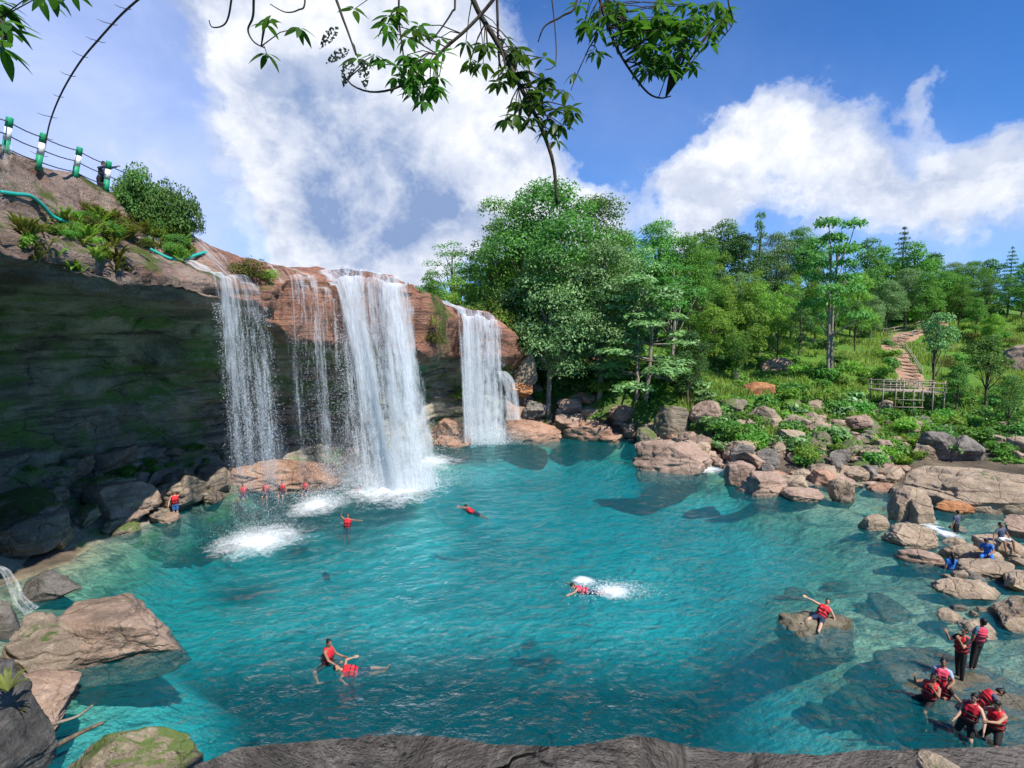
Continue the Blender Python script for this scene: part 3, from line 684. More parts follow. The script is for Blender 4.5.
ledge = link('rock_ledge', npmesh('rock_ledge', RV, [gridfaces(len(rows), 300)], M_ledge)); tag(ledge, kind='structure')
B2 = link('boulder', boulder_mesh('boulder', (.42, .5, .62), 91, [M_dark], 6, 7), loc=at(-12, 745, 2.2)); tag(B2, 'almost black boulder close by with grass sprouting at the bottom left corner', 'boulder')
s_ = link('stone', boulder_mesh('stone', (.17, .2, .08), 92, [M_tan], 5), loc=at(942, 772, 2.25)); tag(s_, 'pale flat stone lying on the dark ledge at the bottom right', 'stone')
# ---------------------------------------------------------------- foliage
def leaf_mat(name, dark, light, trans=.35, rough=.55, spec=.25):
    t = NT(name); g = t.n('ShaderNodeNewGeometry'); oi = t.n('ShaderNodeObjectInfo')
    r = g.outputs['Random Per Island']
    c = t.mix(r, dark, light)
    c = t.mix(t.math('MULTIPLY', t.ramp(t.noise(t.n('ShaderNodeTexCoord').outputs['Object'], .55, 3), [(.35, 0), (.65, 1)]), .45), c, tuple(min(1, x * 1.35) for x in light))
    hs = t.n('ShaderNodeHueSaturation'); t.set(hs.inputs['Color'], c)
    t.set(hs.inputs['Value'], t.math('MULTIPLY_ADD', oi.outputs['Random'], .55, .72)); t.set(hs.inputs['Hue'], t.math('MULTIPLY_ADD', oi.outputs['Random'], .035, .483))
    p = t.pbr(hs.outputs[0], rough, None, spec)
    tl = t.n('ShaderNodeBsdfTranslucent'); t.set(tl.inputs[0], t.mix(1.0, hs.outputs[0], (1.15, 1.3, .6), 'MULTIPLY'))
    m = t.n('ShaderNodeMixShader'); m.inputs[0].default_value = trans; t.set(m.inputs[1], p); t.set(m.inputs[2], tl)
    return t.surf(m)
L_deep = leaf_mat('leaf_deep', (.05, .15, .03), (.155, .32, .075))
L_mid = leaf_mat('leaf_mid', (.06, .18, .028), (.16, .34, .055))
L_lime = leaf_mat('leaf_lime', (.12, .25, .03), (.27, .42, .075), .45)
L_blue = leaf_mat('leaf_blue', (.09, .20, .07), (.24, .39, .14), .25, .45, .35)
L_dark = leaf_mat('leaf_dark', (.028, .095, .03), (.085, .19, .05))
L_olive = leaf_mat('leaf_olive', (.08, .10, .02), (.20, .20, .05))
L_near = leaf_mat('leaf_near', (.028, .075, .014), (.08, .17, .028), .5, .4, .4)
def bark(name, a, b):
    t = NT(name); p = t.n('ShaderNodeTexCoord').outputs['Object']; n = t.noise(t.mapping(p, (6, 6, 1.2)), 1.5, 6, .65)
    return t.surf(t.pbr(t.mix(t.ramp(n, [(.35, 0), (.65, 1)]), a, b), .85, t.bump(n, .6, .05)))
M_bark = bark('bark_brown', (.07, .05, .035), (.20, .155, .11)); M_barkp = bark('bark_pale', (.16, .13, .10), (.36, .31, .25)); M_twig = bark('twig_dark', (.035, .025, .02), (.09, .07, .05))

def leafverts(C, N, S, asp=.5, g=None):
    """diamond leaves: C centres, N normals, S lengths"""
    n = len(C); a = g.normal(size=(n, 3)); T = np.cross(N, a); T /= np.maximum(np.linalg.norm(T, axis=1, keepdims=True), 1e-6)
    Bv = np.cross(N, T)
    h = (S * .5)[:, None]; w_ = h * asp
    V = np.stack([C - T * h, C + Bv * w_ - N * h * .12, C + T * h - N * h * .25, C - Bv * w_ - N * h * .12], 1).reshape(-1, 3)
    return V, np.arange(4 * n).reshape(-1, 4)
def clump_leaves(clumps, g, size, dens, asp=.55, up=.5, hollow=.5):
    """clumps: (centre, radii) -> leaf centres and normals on the outer shell of each clump"""
    Cs, Ns = [], []
    for c, r in clumps:
        r = np.array(r, float); n = max(12, int(dens * (r[0] * r[1] + r[0] * r[2] + r[1] * r[2])))
        d = g.normal(size=(n, 3)); d /= np.linalg.norm(d, axis=1, keepdims=True)
        d[:, 2] = np.where(d[:, 2] < -.35, -d[:, 2] * .6, d[:, 2])
        rad = (hollow + (1 - hollow) * g.uniform(size=n) ** .6)[:, None] * (1 + .28 * fbm(d * 1.8 + np.array(c) * .7, 3, 5))[:, None]
        Cs.append(np.array(c) + d * r * rad)
        nn = d * .7 + np.array([0, 0, up]) + g.normal(size=(n, 3)) * .55
        Ns.append(nn / np.linalg.norm(nn, axis=1, keepdims=True))
    C = np.concatenate(Cs); N = np.concatenate(Ns)
    return leafverts(C, N, size * g.uniform(.65, 1.35, len(C)), asp, g)
def crownmesh(name, clumps, seed, size, dens, mat, **k):
    g = np.random.default_rng(seed); V, q = clump_leaves(clumps, g, size, dens, **k)
    return npmesh(name, V, [q], mat, smooth=False)
def bend(p0, p1, n=7, wob=.12, r=None):
    p0, p1 = Vector(p0), Vector(p1); L_ = (p1 - p0).length; r = r or rng
    o1 = Vector((r.uniform(-1, 1), r.uniform(-1, 1), r.uniform(-.3, .3))) * wob * L_
    return [p0.lerp(p1, i / (n - 1)) + o1 * math.sin(PI * i / (n - 1)) for i in range(n)]
def taper(a, b, n): return [a + (b - a) * i / (n - 1) for i in range(n)]

# tree prototypes, 10 m tall at scale 1: dict(trunk mesh, crown mesh)
def proto_broad(seed, crown_z=(4.2, 9.6), spread=3.0, n=17, mat=None, leaf=.2, dens=95, bark_=None, lean=.3, cr=(.9, 1.5)):
    r = random.Random(seed); mb = MB()
    top = Vector((r.uniform(-1, 1) * lean, r.uniform(-1, 1) * lean, crown_z[1] - 1.2))
    tp = bend((0, 0, -.6), top, 9, .03, r); mb.tube(tp, taper(.22, .05, 9), 8)
    cl = []
    for i in range(n):
        f = (i + .5) / n; z = crown_z[0] + (crown_z[1] - crown_z[0]) * f
        prof = math.sin(PI * (.18 + .74 * f)) ** .7
        a = i * 2.4 + r.uniform(-.5, .5); rr = spread * prof * (r.uniform(.35, 1.0) if f < .9 else r.uniform(0, .4))
        c = (top.x * f + math.cos(a) * rr, top.y * f + math.sin(a) * rr, z + r.uniform(-.4, .4))
        s = 1.14 * r.uniform(*cr) * (.75 + .4 * prof); cl.append((c, (s, s, s * r.uniform(.6, .8))))
        b = tp[min(8, max(3, int(8 * f * .85)))]
        mb.tube(bend(b, (c[0], c[1], c[2] - s * .2), 5, .08, r), taper(.08, .025, 5), 5)
    o = mb.build('trunk', bark_ or M_bark); tm = o.data; bpy.data.objects.remove(o)
    return dict(trunk=tm, crown=crownmesh('crown', cl, seed, leaf, dens, mat))
def proto_umbrella(seed, mat, n=15, spread=4.0, zlo=3.6, dens=95):
    """layered flat plates of drooping big leaves"""
    r = random.Random(seed); mb = MB(); cl = []
    for sgn in (-1, 1):
        tp = bend((sgn * .25, 0, -.6), (sgn * .5, .2, 7.8), 9, .03, r); mb.tube(tp, taper(.17, .06, 9), 7)
        for i in range(n // 2):
            f = (i + .5) / (n // 2); a = i * 2.4 + sgn; z = zlo + (9.4 - zlo) * f; rr = spread * (1.05 - .75 * f) * r.uniform(.45, 1)
            c = (sgn * .4 + math.cos(a) * rr, math.sin(a) * rr, z - rr * .1); s = r.uniform(.9, 1.5)
            cl.append((c, (s, s, s * .34))); mb.tube(bend(tp[min(8, int(3 + 5 * f))], c, 6, .1, r), taper(.07, .025, 6), 5)
    o = mb.build('trunk', M_barkp); tm = o.data; bpy.data.objects.remove(o)
    return dict(trunk=tm, crown=crownmesh('crown', cl, seed, .34, dens, mat, asp=.42, up=1.0, hollow=.3))
def proto_conifer(seed, mat):
    r = random.Random(seed); mb = MB(); mb.tube(bend((0, 0, -.6), (0, 0, 9.8), 7, .01, r), taper(.16, .02, 7), 6); cl = []
    for i in range(13):
        f = i / 12; z = 3.2 + 6.6 * f; rr = 1.35 * (1 - f) ** .8 + .1
        for k in range(3):
            a = i * 1.3 + k * 2.1; cl.append(((math.cos(a) * rr * .7, math.sin(a) * rr * .7, z), (rr * .55 + .12, rr * .55 + .12, .3)))
    o = mb.build('trunk', M_bark); tm = o.data; bpy.data.objects.remove(o)
    return dict(trunk=tm, crown=crownmesh('crown', cl, seed, .2, 130, mat, asp=.4))
def proto_bamboo(seed, mat):
    """bright plume-like clump of arching stems"""
    r = random.Random(seed); mb = MB(); cl = []
    for i in range(12):
        a = r.uniform(0, 2 * PI); rr = r.uniform(.5, 2.6); h = r.uniform(6, 9.4)
        p = [Vector((math.cos(a) * (.3 + rr * f ** 1.6), math.sin(a) * (.3 + rr * f ** 1.6), h * f * (1 - .1 * f) - .5)) for f in [j / 7 for j in range(8)]]
        mb.tube(p, taper(.06, .02, 8), 5)
        for j in (3, 4, 5, 6, 7): s = r.uniform(.6, 1.0); cl.append((tuple(p[j] + Vector((r.uniform(-.3, .3), r.uniform(-.3, .3), 0))), (s, s, s * 1.0)))
    o = mb.build('trunk', M_barkp); tm = o.data; bpy.data.objects.remove(o)
    return dict(trunk=tm, crown=crownmesh('crown', cl, seed, .3, 60, mat, asp=.3, up=.3, hollow=.2))
PT = {
 'big_a': proto_broad(1, (3.0, 9.6), 3.1, 24, L_deep, .165, 150), 'big_b': proto_broad(2, (3.4, 9.6), 2.7, 22, L_mid, .165, 150), 'big_c': proto_broad(3, (2.6, 9.5), 2.9, 22, L_blue, .18, 130, M_barkp),
 'thin': proto_broad(4, (5.0, 9.5), 2.0, 11, L_deep, .18, 75, M_barkp, cr=(.7, 1.1)), 'round_a': proto_broad(5, (2.2, 9.5), 3.6, 17, L_mid, .25, 95), 'round_b': proto_broad(6, (1.8, 9.4), 3.6, 17, L_lime, .26, 90),
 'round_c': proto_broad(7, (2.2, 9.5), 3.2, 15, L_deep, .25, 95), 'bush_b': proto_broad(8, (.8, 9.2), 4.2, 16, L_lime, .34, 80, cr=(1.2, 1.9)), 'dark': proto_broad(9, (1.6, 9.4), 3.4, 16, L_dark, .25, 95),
 'umbrella': proto_umbrella(10, L_blue, 26, 4.2, 1.8, 130), 'plate': proto_umbrella(11, L_deep, 17, 3.0), 'conifer': proto_conifer(12, L_dark), 'bamboo': proto_bamboo(13, L_lime), 'bamboo_b': proto_bamboo(14, L_mid),
 'slim': proto_broad(15, (6.0, 9.6), 1.7, 10, L_blue, .3, 70, cr=(.8, 1.2)), 'slim_b': proto_broad(16, (4.6, 9.6), 2.2, 12, L_deep, .3, 70, cr=(.8, 1.3)), 'col': proto_broad(17, (.6, 9.8), .9, 12, L_deep, .22, 120, cr=(.6, .8)),
}
def tree(kind, loc, h, wd, label, group=None, name='tree', rz=None):
    """wd: width factor relative to the height"""
    rt = empty(name, loc); s = h / 10
    rt.scale = (s * wd, s * wd, s); rt.rotation_euler[2] = rng.uniform(0, 6.28) if rz is None else rz
    for part in ('trunk', 'crown'): link(part, PT[kind][part], rt)
    return tag(rt, label, 'tree', group)
def ptree(kind, px, ptop, Y, label, wd=1.0, group=None, name='tree', zb=None, rz=None):
    v = at(px, 330, Y); z0 = zg(v.x, v.y) if zb is None else zb
    h = at(px, ptop, Y).z - z0
    return tree(kind, (v.x, v.y, z0), max(h, 1.5), wd, label, group, name, rz)
T = ptree
# the tall group right of the falls
T('big_a', 556, 188, 63, 'tallest domed dark green tree beneath the hanging vine, its top rising clear of the forest', 1.05)
T('big_a', 590, 198, 66, 'tall dark tree, right shoulder of the highest domed crown', .95)
T('big_b', 520, 198, 65, 'tall tree with lighter foliage just left of the highest domed crown', .9)
T('big_c', 600, 240, 58, 'tall grey-green tree in front of the highest domed crown', .9)
T('big_c', 548, 245, 59, 'grey-green tree in front and left of the highest domed crown', .85)
T('thin', 486, 224, 68, 'slender dark tree with a small round top left of the tall group', 1.15)
T('thin', 455, 242, 72, 'thin wispy tree against the white cloud at the left end of the forest', 1.3)
T('round_b', 462, 272, 66, 'bright bushy tree behind the top of the right-hand fall', .9)
T('round_a', 432, 274, 68, 'low rounded tree at the clifftop left of the right-hand fall', .9)
T('round_b', 497, 290, 60, 'light green tree hugging the right edge of the right-hand fall', .7)
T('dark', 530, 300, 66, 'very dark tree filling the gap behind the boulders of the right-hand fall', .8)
T('umbrella', 642, 268, 56, 'layered grey-green umbrella tree overhanging the far shore', 1.15, zb=2.6)
T('big_b', 655, 222, 72, 'tall green tree behind the umbrella tree', .95)
T('big_c', 625, 232, 68, 'grey-green tree between the domed crown and the umbrella tree', .9)
T('big_b', 688, 236, 70, 'rounded green tree right of and behind the umbrella tree', .9)
T('thin', 672, 262, 60, 'tree with bare pale trunks showing right behind the umbrella tree', 1.1)
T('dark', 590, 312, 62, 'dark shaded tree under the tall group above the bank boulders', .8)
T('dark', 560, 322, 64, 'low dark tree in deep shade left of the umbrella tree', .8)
T('dark', 690, 330, 54, 'dark spreading tree at the foot of the slope right of the umbrella tree', .8)
T('round_c', 705, 262, 75, 'dark tree on the slope left of the bright bamboo', .8)
T('bamboo', 735, 250, 72, 'bright green plumed bamboo clump, the highest on the slope', .9, name='bamboo_clump')
T('bamboo', 775, 262, 68, 'bright green bamboo clump just left of the two-trunked tree', .85, name='bamboo_clump')
T('bamboo_b', 700, 290, 66, 'mid green bamboo clump low on the slope', .85, name='bamboo_clump')
T('bush_b', 745, 300, 62, 'lime green bushy tree below the bamboo', .8)
T('bamboo', 800, 250, 78, 'bright bamboo clump behind the two-trunked tree', .8, name='bamboo_clump')
T('bamboo_b', 738, 315, 59, 'darker bamboo clump over the earth bank', .7, name='bamboo_clump')
T('plate', 833, 206, 58, 'tall two-trunked tree with dark layered top standing out against the sky', .66, rz=.4)
T('round_b', 855, 268, 76, 'yellow-green tree right of the two-trunked tree', .7)
T('col', 755, 206, 95, 'narrow leaf-clad pole of a tree on the skyline above the bamboo', .55)
T('conifer', 898, 227, 105, 'pointed dark conifer on the crest in the right half', 1.1)
T('conifer', 1006, 247, 112, 'small pointed conifer on the crest near the right edge', 1.0)
T('slim', 938, 314, 56, 'slender young tree with a silvery round crown beside the wooden platform', .8)
T('slim_b', 992, 334, 54, 'leaning bushy tree draped with vines right of the wooden platform', 1.0)
T('slim_b', 962, 362, 53, 'vine covered small tree immediately right of the wooden platform', .9)
T('slim_b', 856, 300, 70, 'young tree on the grass left of the stepped path', .8)
T('round_c', 1018, 376, 47, 'dense green tree at the right edge above the long slab', .9)
T('round_a', 975, 300, 88, 'rounded tree above the grassy slope near the crest path', .9)
T('bush_b', 994, 372 - 60, 84, 'yellow-lime bush-like tree on the grass near the right edge', .7)
# the crest and the closed forest, similar trees
crest = [(720, 226, 98), (740, 232, 92), (775, 232, 100), (795, 228, 108), (812, 236, 96), (862, 240, 100), (880, 250, 104), (912, 246, 100), (930, 252, 106), (950, 262, 110), (968, 260, 102), (985, 258, 114), (1020, 262, 108), (1035, 255, 110), (700, 236, 90), (1050, 262, 100), (905, 268, 96), (945, 270, 98), (870, 268, 92), (1005, 275, 104), (925, 276, 92), (1025, 280, 96), (985, 282, 98), (885, 280, 90), (958, 284, 94)]
kinds = ['round_a', 'round_c', 'big_b', 'dark', 'round_a', 'slim_b', 'big_c']
for i, (a, b, c) in enumerate(crest):
    T(kinds[(i * 3) % 7], a, b, c, 'broadleaf tree in the closed row along the crest of the hill', rng.uniform(.75, 1.05), 'crest trees')
infill = [(475, 262, 76), (505, 250, 74), (535, 235, 80), (575, 250, 76), (615, 262, 74), (640, 262, 80), (668, 258, 84), (715, 262, 82), (715, 300, 62), (740, 272, 80), (790, 285, 72), (760, 280, 76), (510, 320, 66), (545, 330, 65), (580, 335, 66), (612, 330, 65), (640, 335, 64), (670, 335, 63), (700, 350, 57), (720, 345, 61), (815, 290, 74), (835, 275, 86), (850, 290, 84), (575, 300, 66), (605, 300, 66), (640, 300, 70), (675, 300, 70), (530, 290, 70), (800, 305, 67), (778, 312, 64), (870, 295, 84)]
for i, (a, b, c) in enumerate(infill):
    T(['dark', 'round_c', 'round_a', 'big_c', 'dark', 'round_b', 'round_c'][(i * 5) % 7], a, b, c, 'tree buried in the dense forest on the slope behind the far bank', rng.uniform(.7, .95), 'dense forest trees')
for i in range(34):     # backing forest beyond
    px = rng.uniform(420, 720); Y = rng.uniform(85, 125)
    T(kinds[i % 7], px, np.interp(px, [420, 480, 700, 720], [285, 262, 256, 250]) + rng.uniform(0, 22), Y, 'distant tree filling the forest behind the tall trees', rng.uniform(.8, 1.1), 'backing forest trees')

# shrubs: one foliage mesh each
def proto_shrub(seed, mat, leaf=.2, dens=150, n=7, asp=.5, tall=1.0):
    r = random.Random(seed); cl = []
    for i in range(n):
        a = r.uniform(0, 6.28); rr = r.uniform(0, .75); s = r.uniform(.35, .6); cl.append(((math.cos(a) * rr, math.sin(a) * rr, r.uniform(.15, .7) * tall), (s, s, s * .8 * tall)))
    return crownmesh('shrub', cl, seed, leaf, dens, mat, asp=asp)
def proto_fern(seed, mat):
    r = random.Random(seed); V = []; Q = []
    for i in range(26):
        a = r.uniform(0, 6.28); L_ = r.uniform(.7, 1.2); lift = r.uniform(.5, 1.0); n = 6; w_ = r.uniform(.05, .09)
        for j in range(n):
            f = j / (n - 1); c = Vector((math.cos(a) * L_ * f, math.sin(a) * L_ * f, lift * math.sin(PI * .62 * f) * L_)); sd = Vector((-math.sin(a), math.cos(a), 0)) * w_ * math.sin(PI * (.12 + .86 * f))
            V += [tuple(c - sd), tuple(c + sd)]
            if j: b = len(V); Q.append((b - 4, b - 3, b - 1, b - 2))
    return npmesh('fern', V, [Q], mat, smooth=False)
PS = {'mid': [proto_shrub(20 + i, L_mid) for i in range(3)], 'lime': [proto_shrub(30 + i, L_lime) for i in range(3)], 'deep': [proto_shrub(40 + i, L_deep) for i in range(3)], 'blue': [proto_shrub(50 + i, L_blue, .3, 90, asp=.6) for i in range(2)],
      'olive': [proto_shrub(60 + i, L_olive, .2, 200, asp=.2) for i in range(2)], 'fern': [proto_fern(70 + i, L_lime) for i in range(2)], 'fine': [proto_shrub(80 + i, [L_deep, L_mid, L_deep][i], .085, 900, 12) for i in range(3)], 'herb': [proto_shrub(85 + i, [L_mid, L_lime, L_olive][i], .11, 420, 9, .35) for i in range(3)], 'grass': [proto_fern(75 + i, L_olive) for i in range(2)]}
def shrub(kind, p, s, label, group=None, name='shrub', hs=1.0):
    o = link(name, rng.choice(PS[kind]), loc=(p[0], p[1], p[2] - .1 * s)); o.scale = (s, s, s * hs); o.rotation_euler = (rng.uniform(-.1, .1), rng.uniform(-.1, .1), rng.uniform(0, 6.28))
    return tag(o, label, 'fern' if name == 'fern' else 'grass' if name == 'grass_tuft' else 'shrub', group)
zones = [   # px range, py range (ground), count, kinds, size, label, group
 ((560, 700), (372, 402), 16, ['deep', 'deep', 'lime', 'mid', 'blue'], (1.0, 2.0), 'leafy shrub in the shade beneath the trees above the bank boulders', 'shrubs under the forest edge'),
 ((515, 570), (378, 410), 10, ['lime', 'mid', 'deep'], (.7, 1.3), 'bright leafed shrub growing behind the right-hand fall boulders', 'shrubs by the right-hand fall'),
 ((700, 800), (395, 452), 32, ['mid', 'lime', 'deep', 'fern', 'blue'], (.8, 1.7), 'green shrub on the bank below the earth face', 'shrubs below the earth face'),
 ((790, 900), (385, 465), 44, ['mid', 'lime', 'fern', 'blue', 'deep'], (.8, 1.7), 'leafy shrub on the tangled bank left of the wooden platform', 'shrubs left of the platform'),
 ((880, 1030), (402, 455), 38, ['mid', 'deep', 'lime', 'blue'], (.8, 1.7), 'leafy shrub on the bank below and right of the wooden platform', 'shrubs by the platform'),
 ((800, 930), (440, 486), 42, ['mid', 'lime', 'fern', 'deep'], (.6, 1.3), 'low shrub between the boulders at the edge of the right bank', 'shrubs between the bank boulders'),
 ((930, 1030), (425, 462), 18, ['mid', 'lime', 'deep'], (.6, 1.4), 'low shrub around the dark twin boulders and the long slab', 'shrubs around the long slab'),
 ((800, 900), (325, 385), 22, ['lime', 'mid', 'fern', 'deep'], (.8, 1.9), 'shrub on the grass slope left of the stepped path', 'shrubs left of the path'),
 ((945, 1030), (325, 400), 16, ['lime', 'mid', 'fern', 'olive'], (.8, 1.8), 'shrub dotted on the grassy slope right of the stepped path', 'shrubs right of the path'),
 ((700, 1030), (300, 322), 46, ['mid', 'deep', 'deep', 'lime'], (2.4, 5.0), 'shrub at the foot of the crest trees', 'shrubs below the crest'),
]
for (xa, xb), (ya, yb), cnt, ks, (sa, sb), lab, grp in zones:
    for i in range(cnt):
        px, py = rng.uniform(xa, xb), rng.uniform(ya, yb); g = hit(px, py, 1)
        if g is None or g.z < .5: continue
        if 893 < px < 945 and 318 < py < 386 and abs(px - np.interp(py, [318, 335, 386], [940, 905, 912])) < 22: continue
        k = rng.choice(ks); shrub(k, g, rng.uniform(sa, sb), lab.replace('shrub', 'fern') if k == 'fern' else lab, grp.replace('shrubs', 'ferns') if k == 'fern' else grp, 'fern' if k == 'fern' else 'shrub')
# plants on the left cliff
for px, py, k, s, hs, lab, nm in [(133, 210, 'fine', 1.1, 1.8, 'dark upright bush by the last railing post on the cliff', 'shrub'), (150, 222, 'fine', .95, 1.8, 'dark bush between the last railing post and the round clifftop bush', 'shrub'),
    (179, 238, 'fine', 1.35, 1.9, 'round dark green bush standing out against the sky on the cliff', 'shrub'), (247, 277, 'herb', 1.6, .75, 'mound of yellowish grass on the rim right of the left-hand fall', 'grass_tuft'), (264, 281, 'herb', 1.0, .8, 'small grass mound on the rim between the two left-hand falls', 'grass_tuft'),
    (428, 335, 'olive', 1.3, 1.6, 'mossy hanging plants on the cliff right of the main fall', 'shrub'), (435, 350, 'olive', 1.0, 1.6, 'hanging moss low on the cliff right of the main fall', 'shrub'), (460, 398, 'lime', 1.4, .7, 'bright green plants at the foot of the cliff between the falls', 'shrub')]:
    g = hit(px, py)
    if g: shrub(k, g, s, lab, None, nm, hs)
for i in range(64):
    px = rng.uniform(60, 190); py = np.interp(px, [60, 130, 190], [226, 226, 250]) + rng.uniform(-16, 16); g = hit(px, py)
    if g and g.y < 60: k = rng.choice(['herb', 'herb', 'fine', 'fern', 'herb', 'grass']); shrub(k, g, rng.uniform(.35, .8), ('fern' if k == 'fern' else 'small leafy plant') + ' on the cliff shelf below the railing', 'ferns on the cliff shelf' if k == 'fern' else 'plants on the cliff shelf', 'fern' if k == 'fern' else 'shrub')
for i in range(26):
    px = rng.uniform(18, 130); py = np.interp(px, [0, 130], [236, 262]) + rng.uniform(-14, 22); g = hit(px, py)
    if g and g.y < 60: k = rng.choice(['grass', 'grass', 'fern', 'lime']); shrub(k, g, rng.uniform(.3, .6), 'dry grassy plant hanging from the left cliff lip', 'plants on the cliff lip', 'grass_tuft')
for i in range(30):
    px = rng.uniform(0, 220); py = np.interp(px, [0, 100, 220], [488, 478, 462]) + rng.uniform(-16, 22); g = hit(px, py)
    if g and g.y < 60: k = rng.choice(['mid', 'deep', 'deep', 'fern']); shrub(k, g, rng.uniform(.35, .8), 'low plant on the shaded bank under the overhang', 'plants under the overhang', 'shrub')

# grass and ground cover
g = np.random.default_rng(5); n = 90000
Yg = g.uniform(44, 115, n); Xg = g.uniform(.30, .98, n) * Yg; Zg = zground(Xg, Yg)
keep = (Zg > 1.6) & (fbm(np.stack([Xg * .35, Yg * .35, Xg * 0], 1), 3, 61) > -.02)
path_px = [(930, 392), (912, 384), (908, 372), (900, 358), (890, 344), (905, 337), (925, 331), (940, 322), (930, 314)]
PW = [hit(a, b, 1) for a, b in path_px]; PW = [p for p in PW if p]
dm = np.full(n, 1e9)
for a, b in zip(PW[:-1], PW[1:]):
    ab = np.array([b.x - a.x, b.y - a.y]); q = np.stack([Xg - a.x, Yg - a.y], 1); tt = np.clip((q @ ab) / (ab @ ab), 0, 1); dm = np.minimum(dm, np.linalg.norm(q - tt[:, None] * ab, axis=1))
keep &= dm > 1.7
C = np.stack([Xg, Yg, Zg], 1)[keep]; n = len(C); hgt = g.uniform(.2, .55, n) * (1 + .8 * (fbm(C * .2, 2, 66) > .1)); a = g.uniform(0, 6.28, n); wv = .05 + .05 * g.uniform(size=n)
dx = np.stack([np.cos(a) * wv, np.sin(a) * wv, np.zeros(n)], 1); tip = np.stack([g.normal(size=n) * .15, g.normal(size=n) * .15, hgt], 1)
V = np.stack([C - dx, C + dx, C + tip], 1).reshape(-1, 3)
grass = link('grass', npmesh('grass', V, [np.arange(3 * n).reshape(-1, 3)], leaf_mat('grass_blade', (.13, .20, .035), (.34, .40, .10), .4), smooth=False)); tag(grass, 'bright grass on the hillside', 'grass', kind='stuff')
n = 130000; px = g.uniform(470, 1060, n); Y = g.uniform(40, 92, n); X = (px - 512) / F * Y; Z = zground(X, Y)
ok = (Z > .9) & (fbm(np.stack([X * .5, Y * .5, X * 0], 1), 3, 71) > -.10); 
dm = np.full(n, 1e9)
for a_, b_ in zip(PW[:-1], PW[1:]):
    ab = np.array([b_.x - a_.x, b_.y - a_.y]); q = np.stack([X - a_.x, Y - a_.y], 1); tt = np.clip((q @ ab) / (ab @ ab), 0, 1); dm = np.minimum(dm, np.linalg.norm(q - tt[:, None] * ab, axis=1))
ok &= (dm > 1.6) & ((px < 800) | (Z < 4.5)); C = np.stack([X, Y, Z + .3 * g.uniform(size=n) ** 1.5 + g.uniform(.5, 1, n) * np.clip(1.9 * fbm(np.stack([X * .45, Y * .45, X * 0 + 4], 1), 3, 72) - .1, 0, 1.3)], 1)[ok]
N = g.normal(size=C.shape) * .5 + np.array([0, -.2, .8]); N /= np.linalg.norm(N, axis=1, keepdims=True)
V, Q = leafverts(C, N, g.uniform(.2, .5, len(C)), .6, g)
gc = link('ground_cover', npmesh('ground_cover', V, [Q], L_mid, smooth=False)); tag(gc, 'low leafy ground cover on the bank', 'ground cover', kind='stuff')
# ---------------------------------------------------------------- waterfalls
def uvmesh(name, V, q, uvm, uvn, mat):
    me = npmesh(name, V, [q], mat)
    li = np.empty(len(me.loops), np.int32); me.loops.foreach_get('vertex_index', li)
    for nm, uv in (('metres', uvm), ('unit', uvn)):
        l = me.uv_layers.new(name=nm); l.data.foreach_set('uv', uv[li].astype(np.float32).ravel())
    return me
def fall_mat(name, solid, speck, seed, tint=(.86, .90, .94), fade=None):
    t = NT(name); um = t.n('ShaderNodeUVMap', uv_map='metres').outputs[0]; un = t.n('ShaderNodeUVMap', uv_map='unit').outputs[0]
    o = (seed * 3.7, seed * 1.9, seed)
    a = t.noise(t.mapping(um, (2.1, .13, 1), o), 1, 6, .68, .5); b = t.noise(t.mapping(um, (8, 1.0, 1), o), 1, 5, .7, .6); c = t.noise(t.mapping(um, (1.0, .04, 1), o), 1, 3, .5)
    sp = t.noise(t.mapping(um, (17, 8, 1), o), 1, 3, .75)
    u, v, _ = t.xyz(un)
    s = t.math('ADD', t.math('MULTIPLY', a, .45), t.math('ADD', t.math('MULTIPLY', b, .3), t.math('MULTIPLY', c, .35)))
    s = t.math('ADD', s, t.math('MULTIPLY', t.math('SUBTRACT', sp, .5), t.math('MULTIPLY', v, speck)))
    s = t.math('ADD', s, t.math('MULTIPLY', t.math('SUBTRACT', t.noise(t.mapping(um, (1.6, .8, 1), o), 1, 6, .7, .8), .5), .22))
    edge = t.math('MULTIPLY', t.ramp(u, [(0, 0), (.16, 1)]), t.ramp(u, [(.84, 1), (1, 0)]))
    s = t.math('SUBTRACT', s, t.math('MULTIPLY', t.math('SUBTRACT', 1.0, edge), .16))
    al = t.ramp(s, [(.54 - solid, 0), (.63 - solid, .45), (.76 - solid * .9, 1)])
    al = t.math('MULTIPLY', al, t.ramp(edge, [(0, 0), (.25, 1)]))
    if fade: al = t.math('MULTIPLY', al, t.ramp(v, [(fade[0], 1), (fade[1], fade[2])]))
    di = t.n('ShaderNodeBsdfDiffuse'); di.inputs[0].default_value = (*tint, 1)
    tl = t.n('ShaderNodeBsdfTranslucent'); tl.inputs[0].default_value = (*tint, 1)
    m = t.n('ShaderNodeMixShader'); m.inputs[0].default_value = .4; t.set(m.inputs[1], di); t.set(m.inputs[2], tl)
    t.set(di.inputs['Normal'], t.bump(s, .5, .2))
    tr = t.n('ShaderNodeBsdfTransparent'); m2 = t.n('ShaderNodeMixShader'); t.set(m2.inputs[0], t.math('MULTIPLY', al, .93)); t.set(m2.inputs[1], tr); t.set(m2.inputs[2], m)
    return t.surf(m2)
_sv = np.linspace(10, sarc[-1] - 12, 600); _pv = stat(_sv); _pxv = 512 + F * _pv[:, 0] / _pv[:, 1]
def s_of(px, lo, hi):
    k = (_pv[:, 1] > lo) & (_pv[:, 1] < hi); return float(np.interp(px, _pxv[k], _sv[k]))
M_drop = NT('water_drops'); M_drop = M_drop.surf(M_drop.pbr((.88, .92, .95), .4))
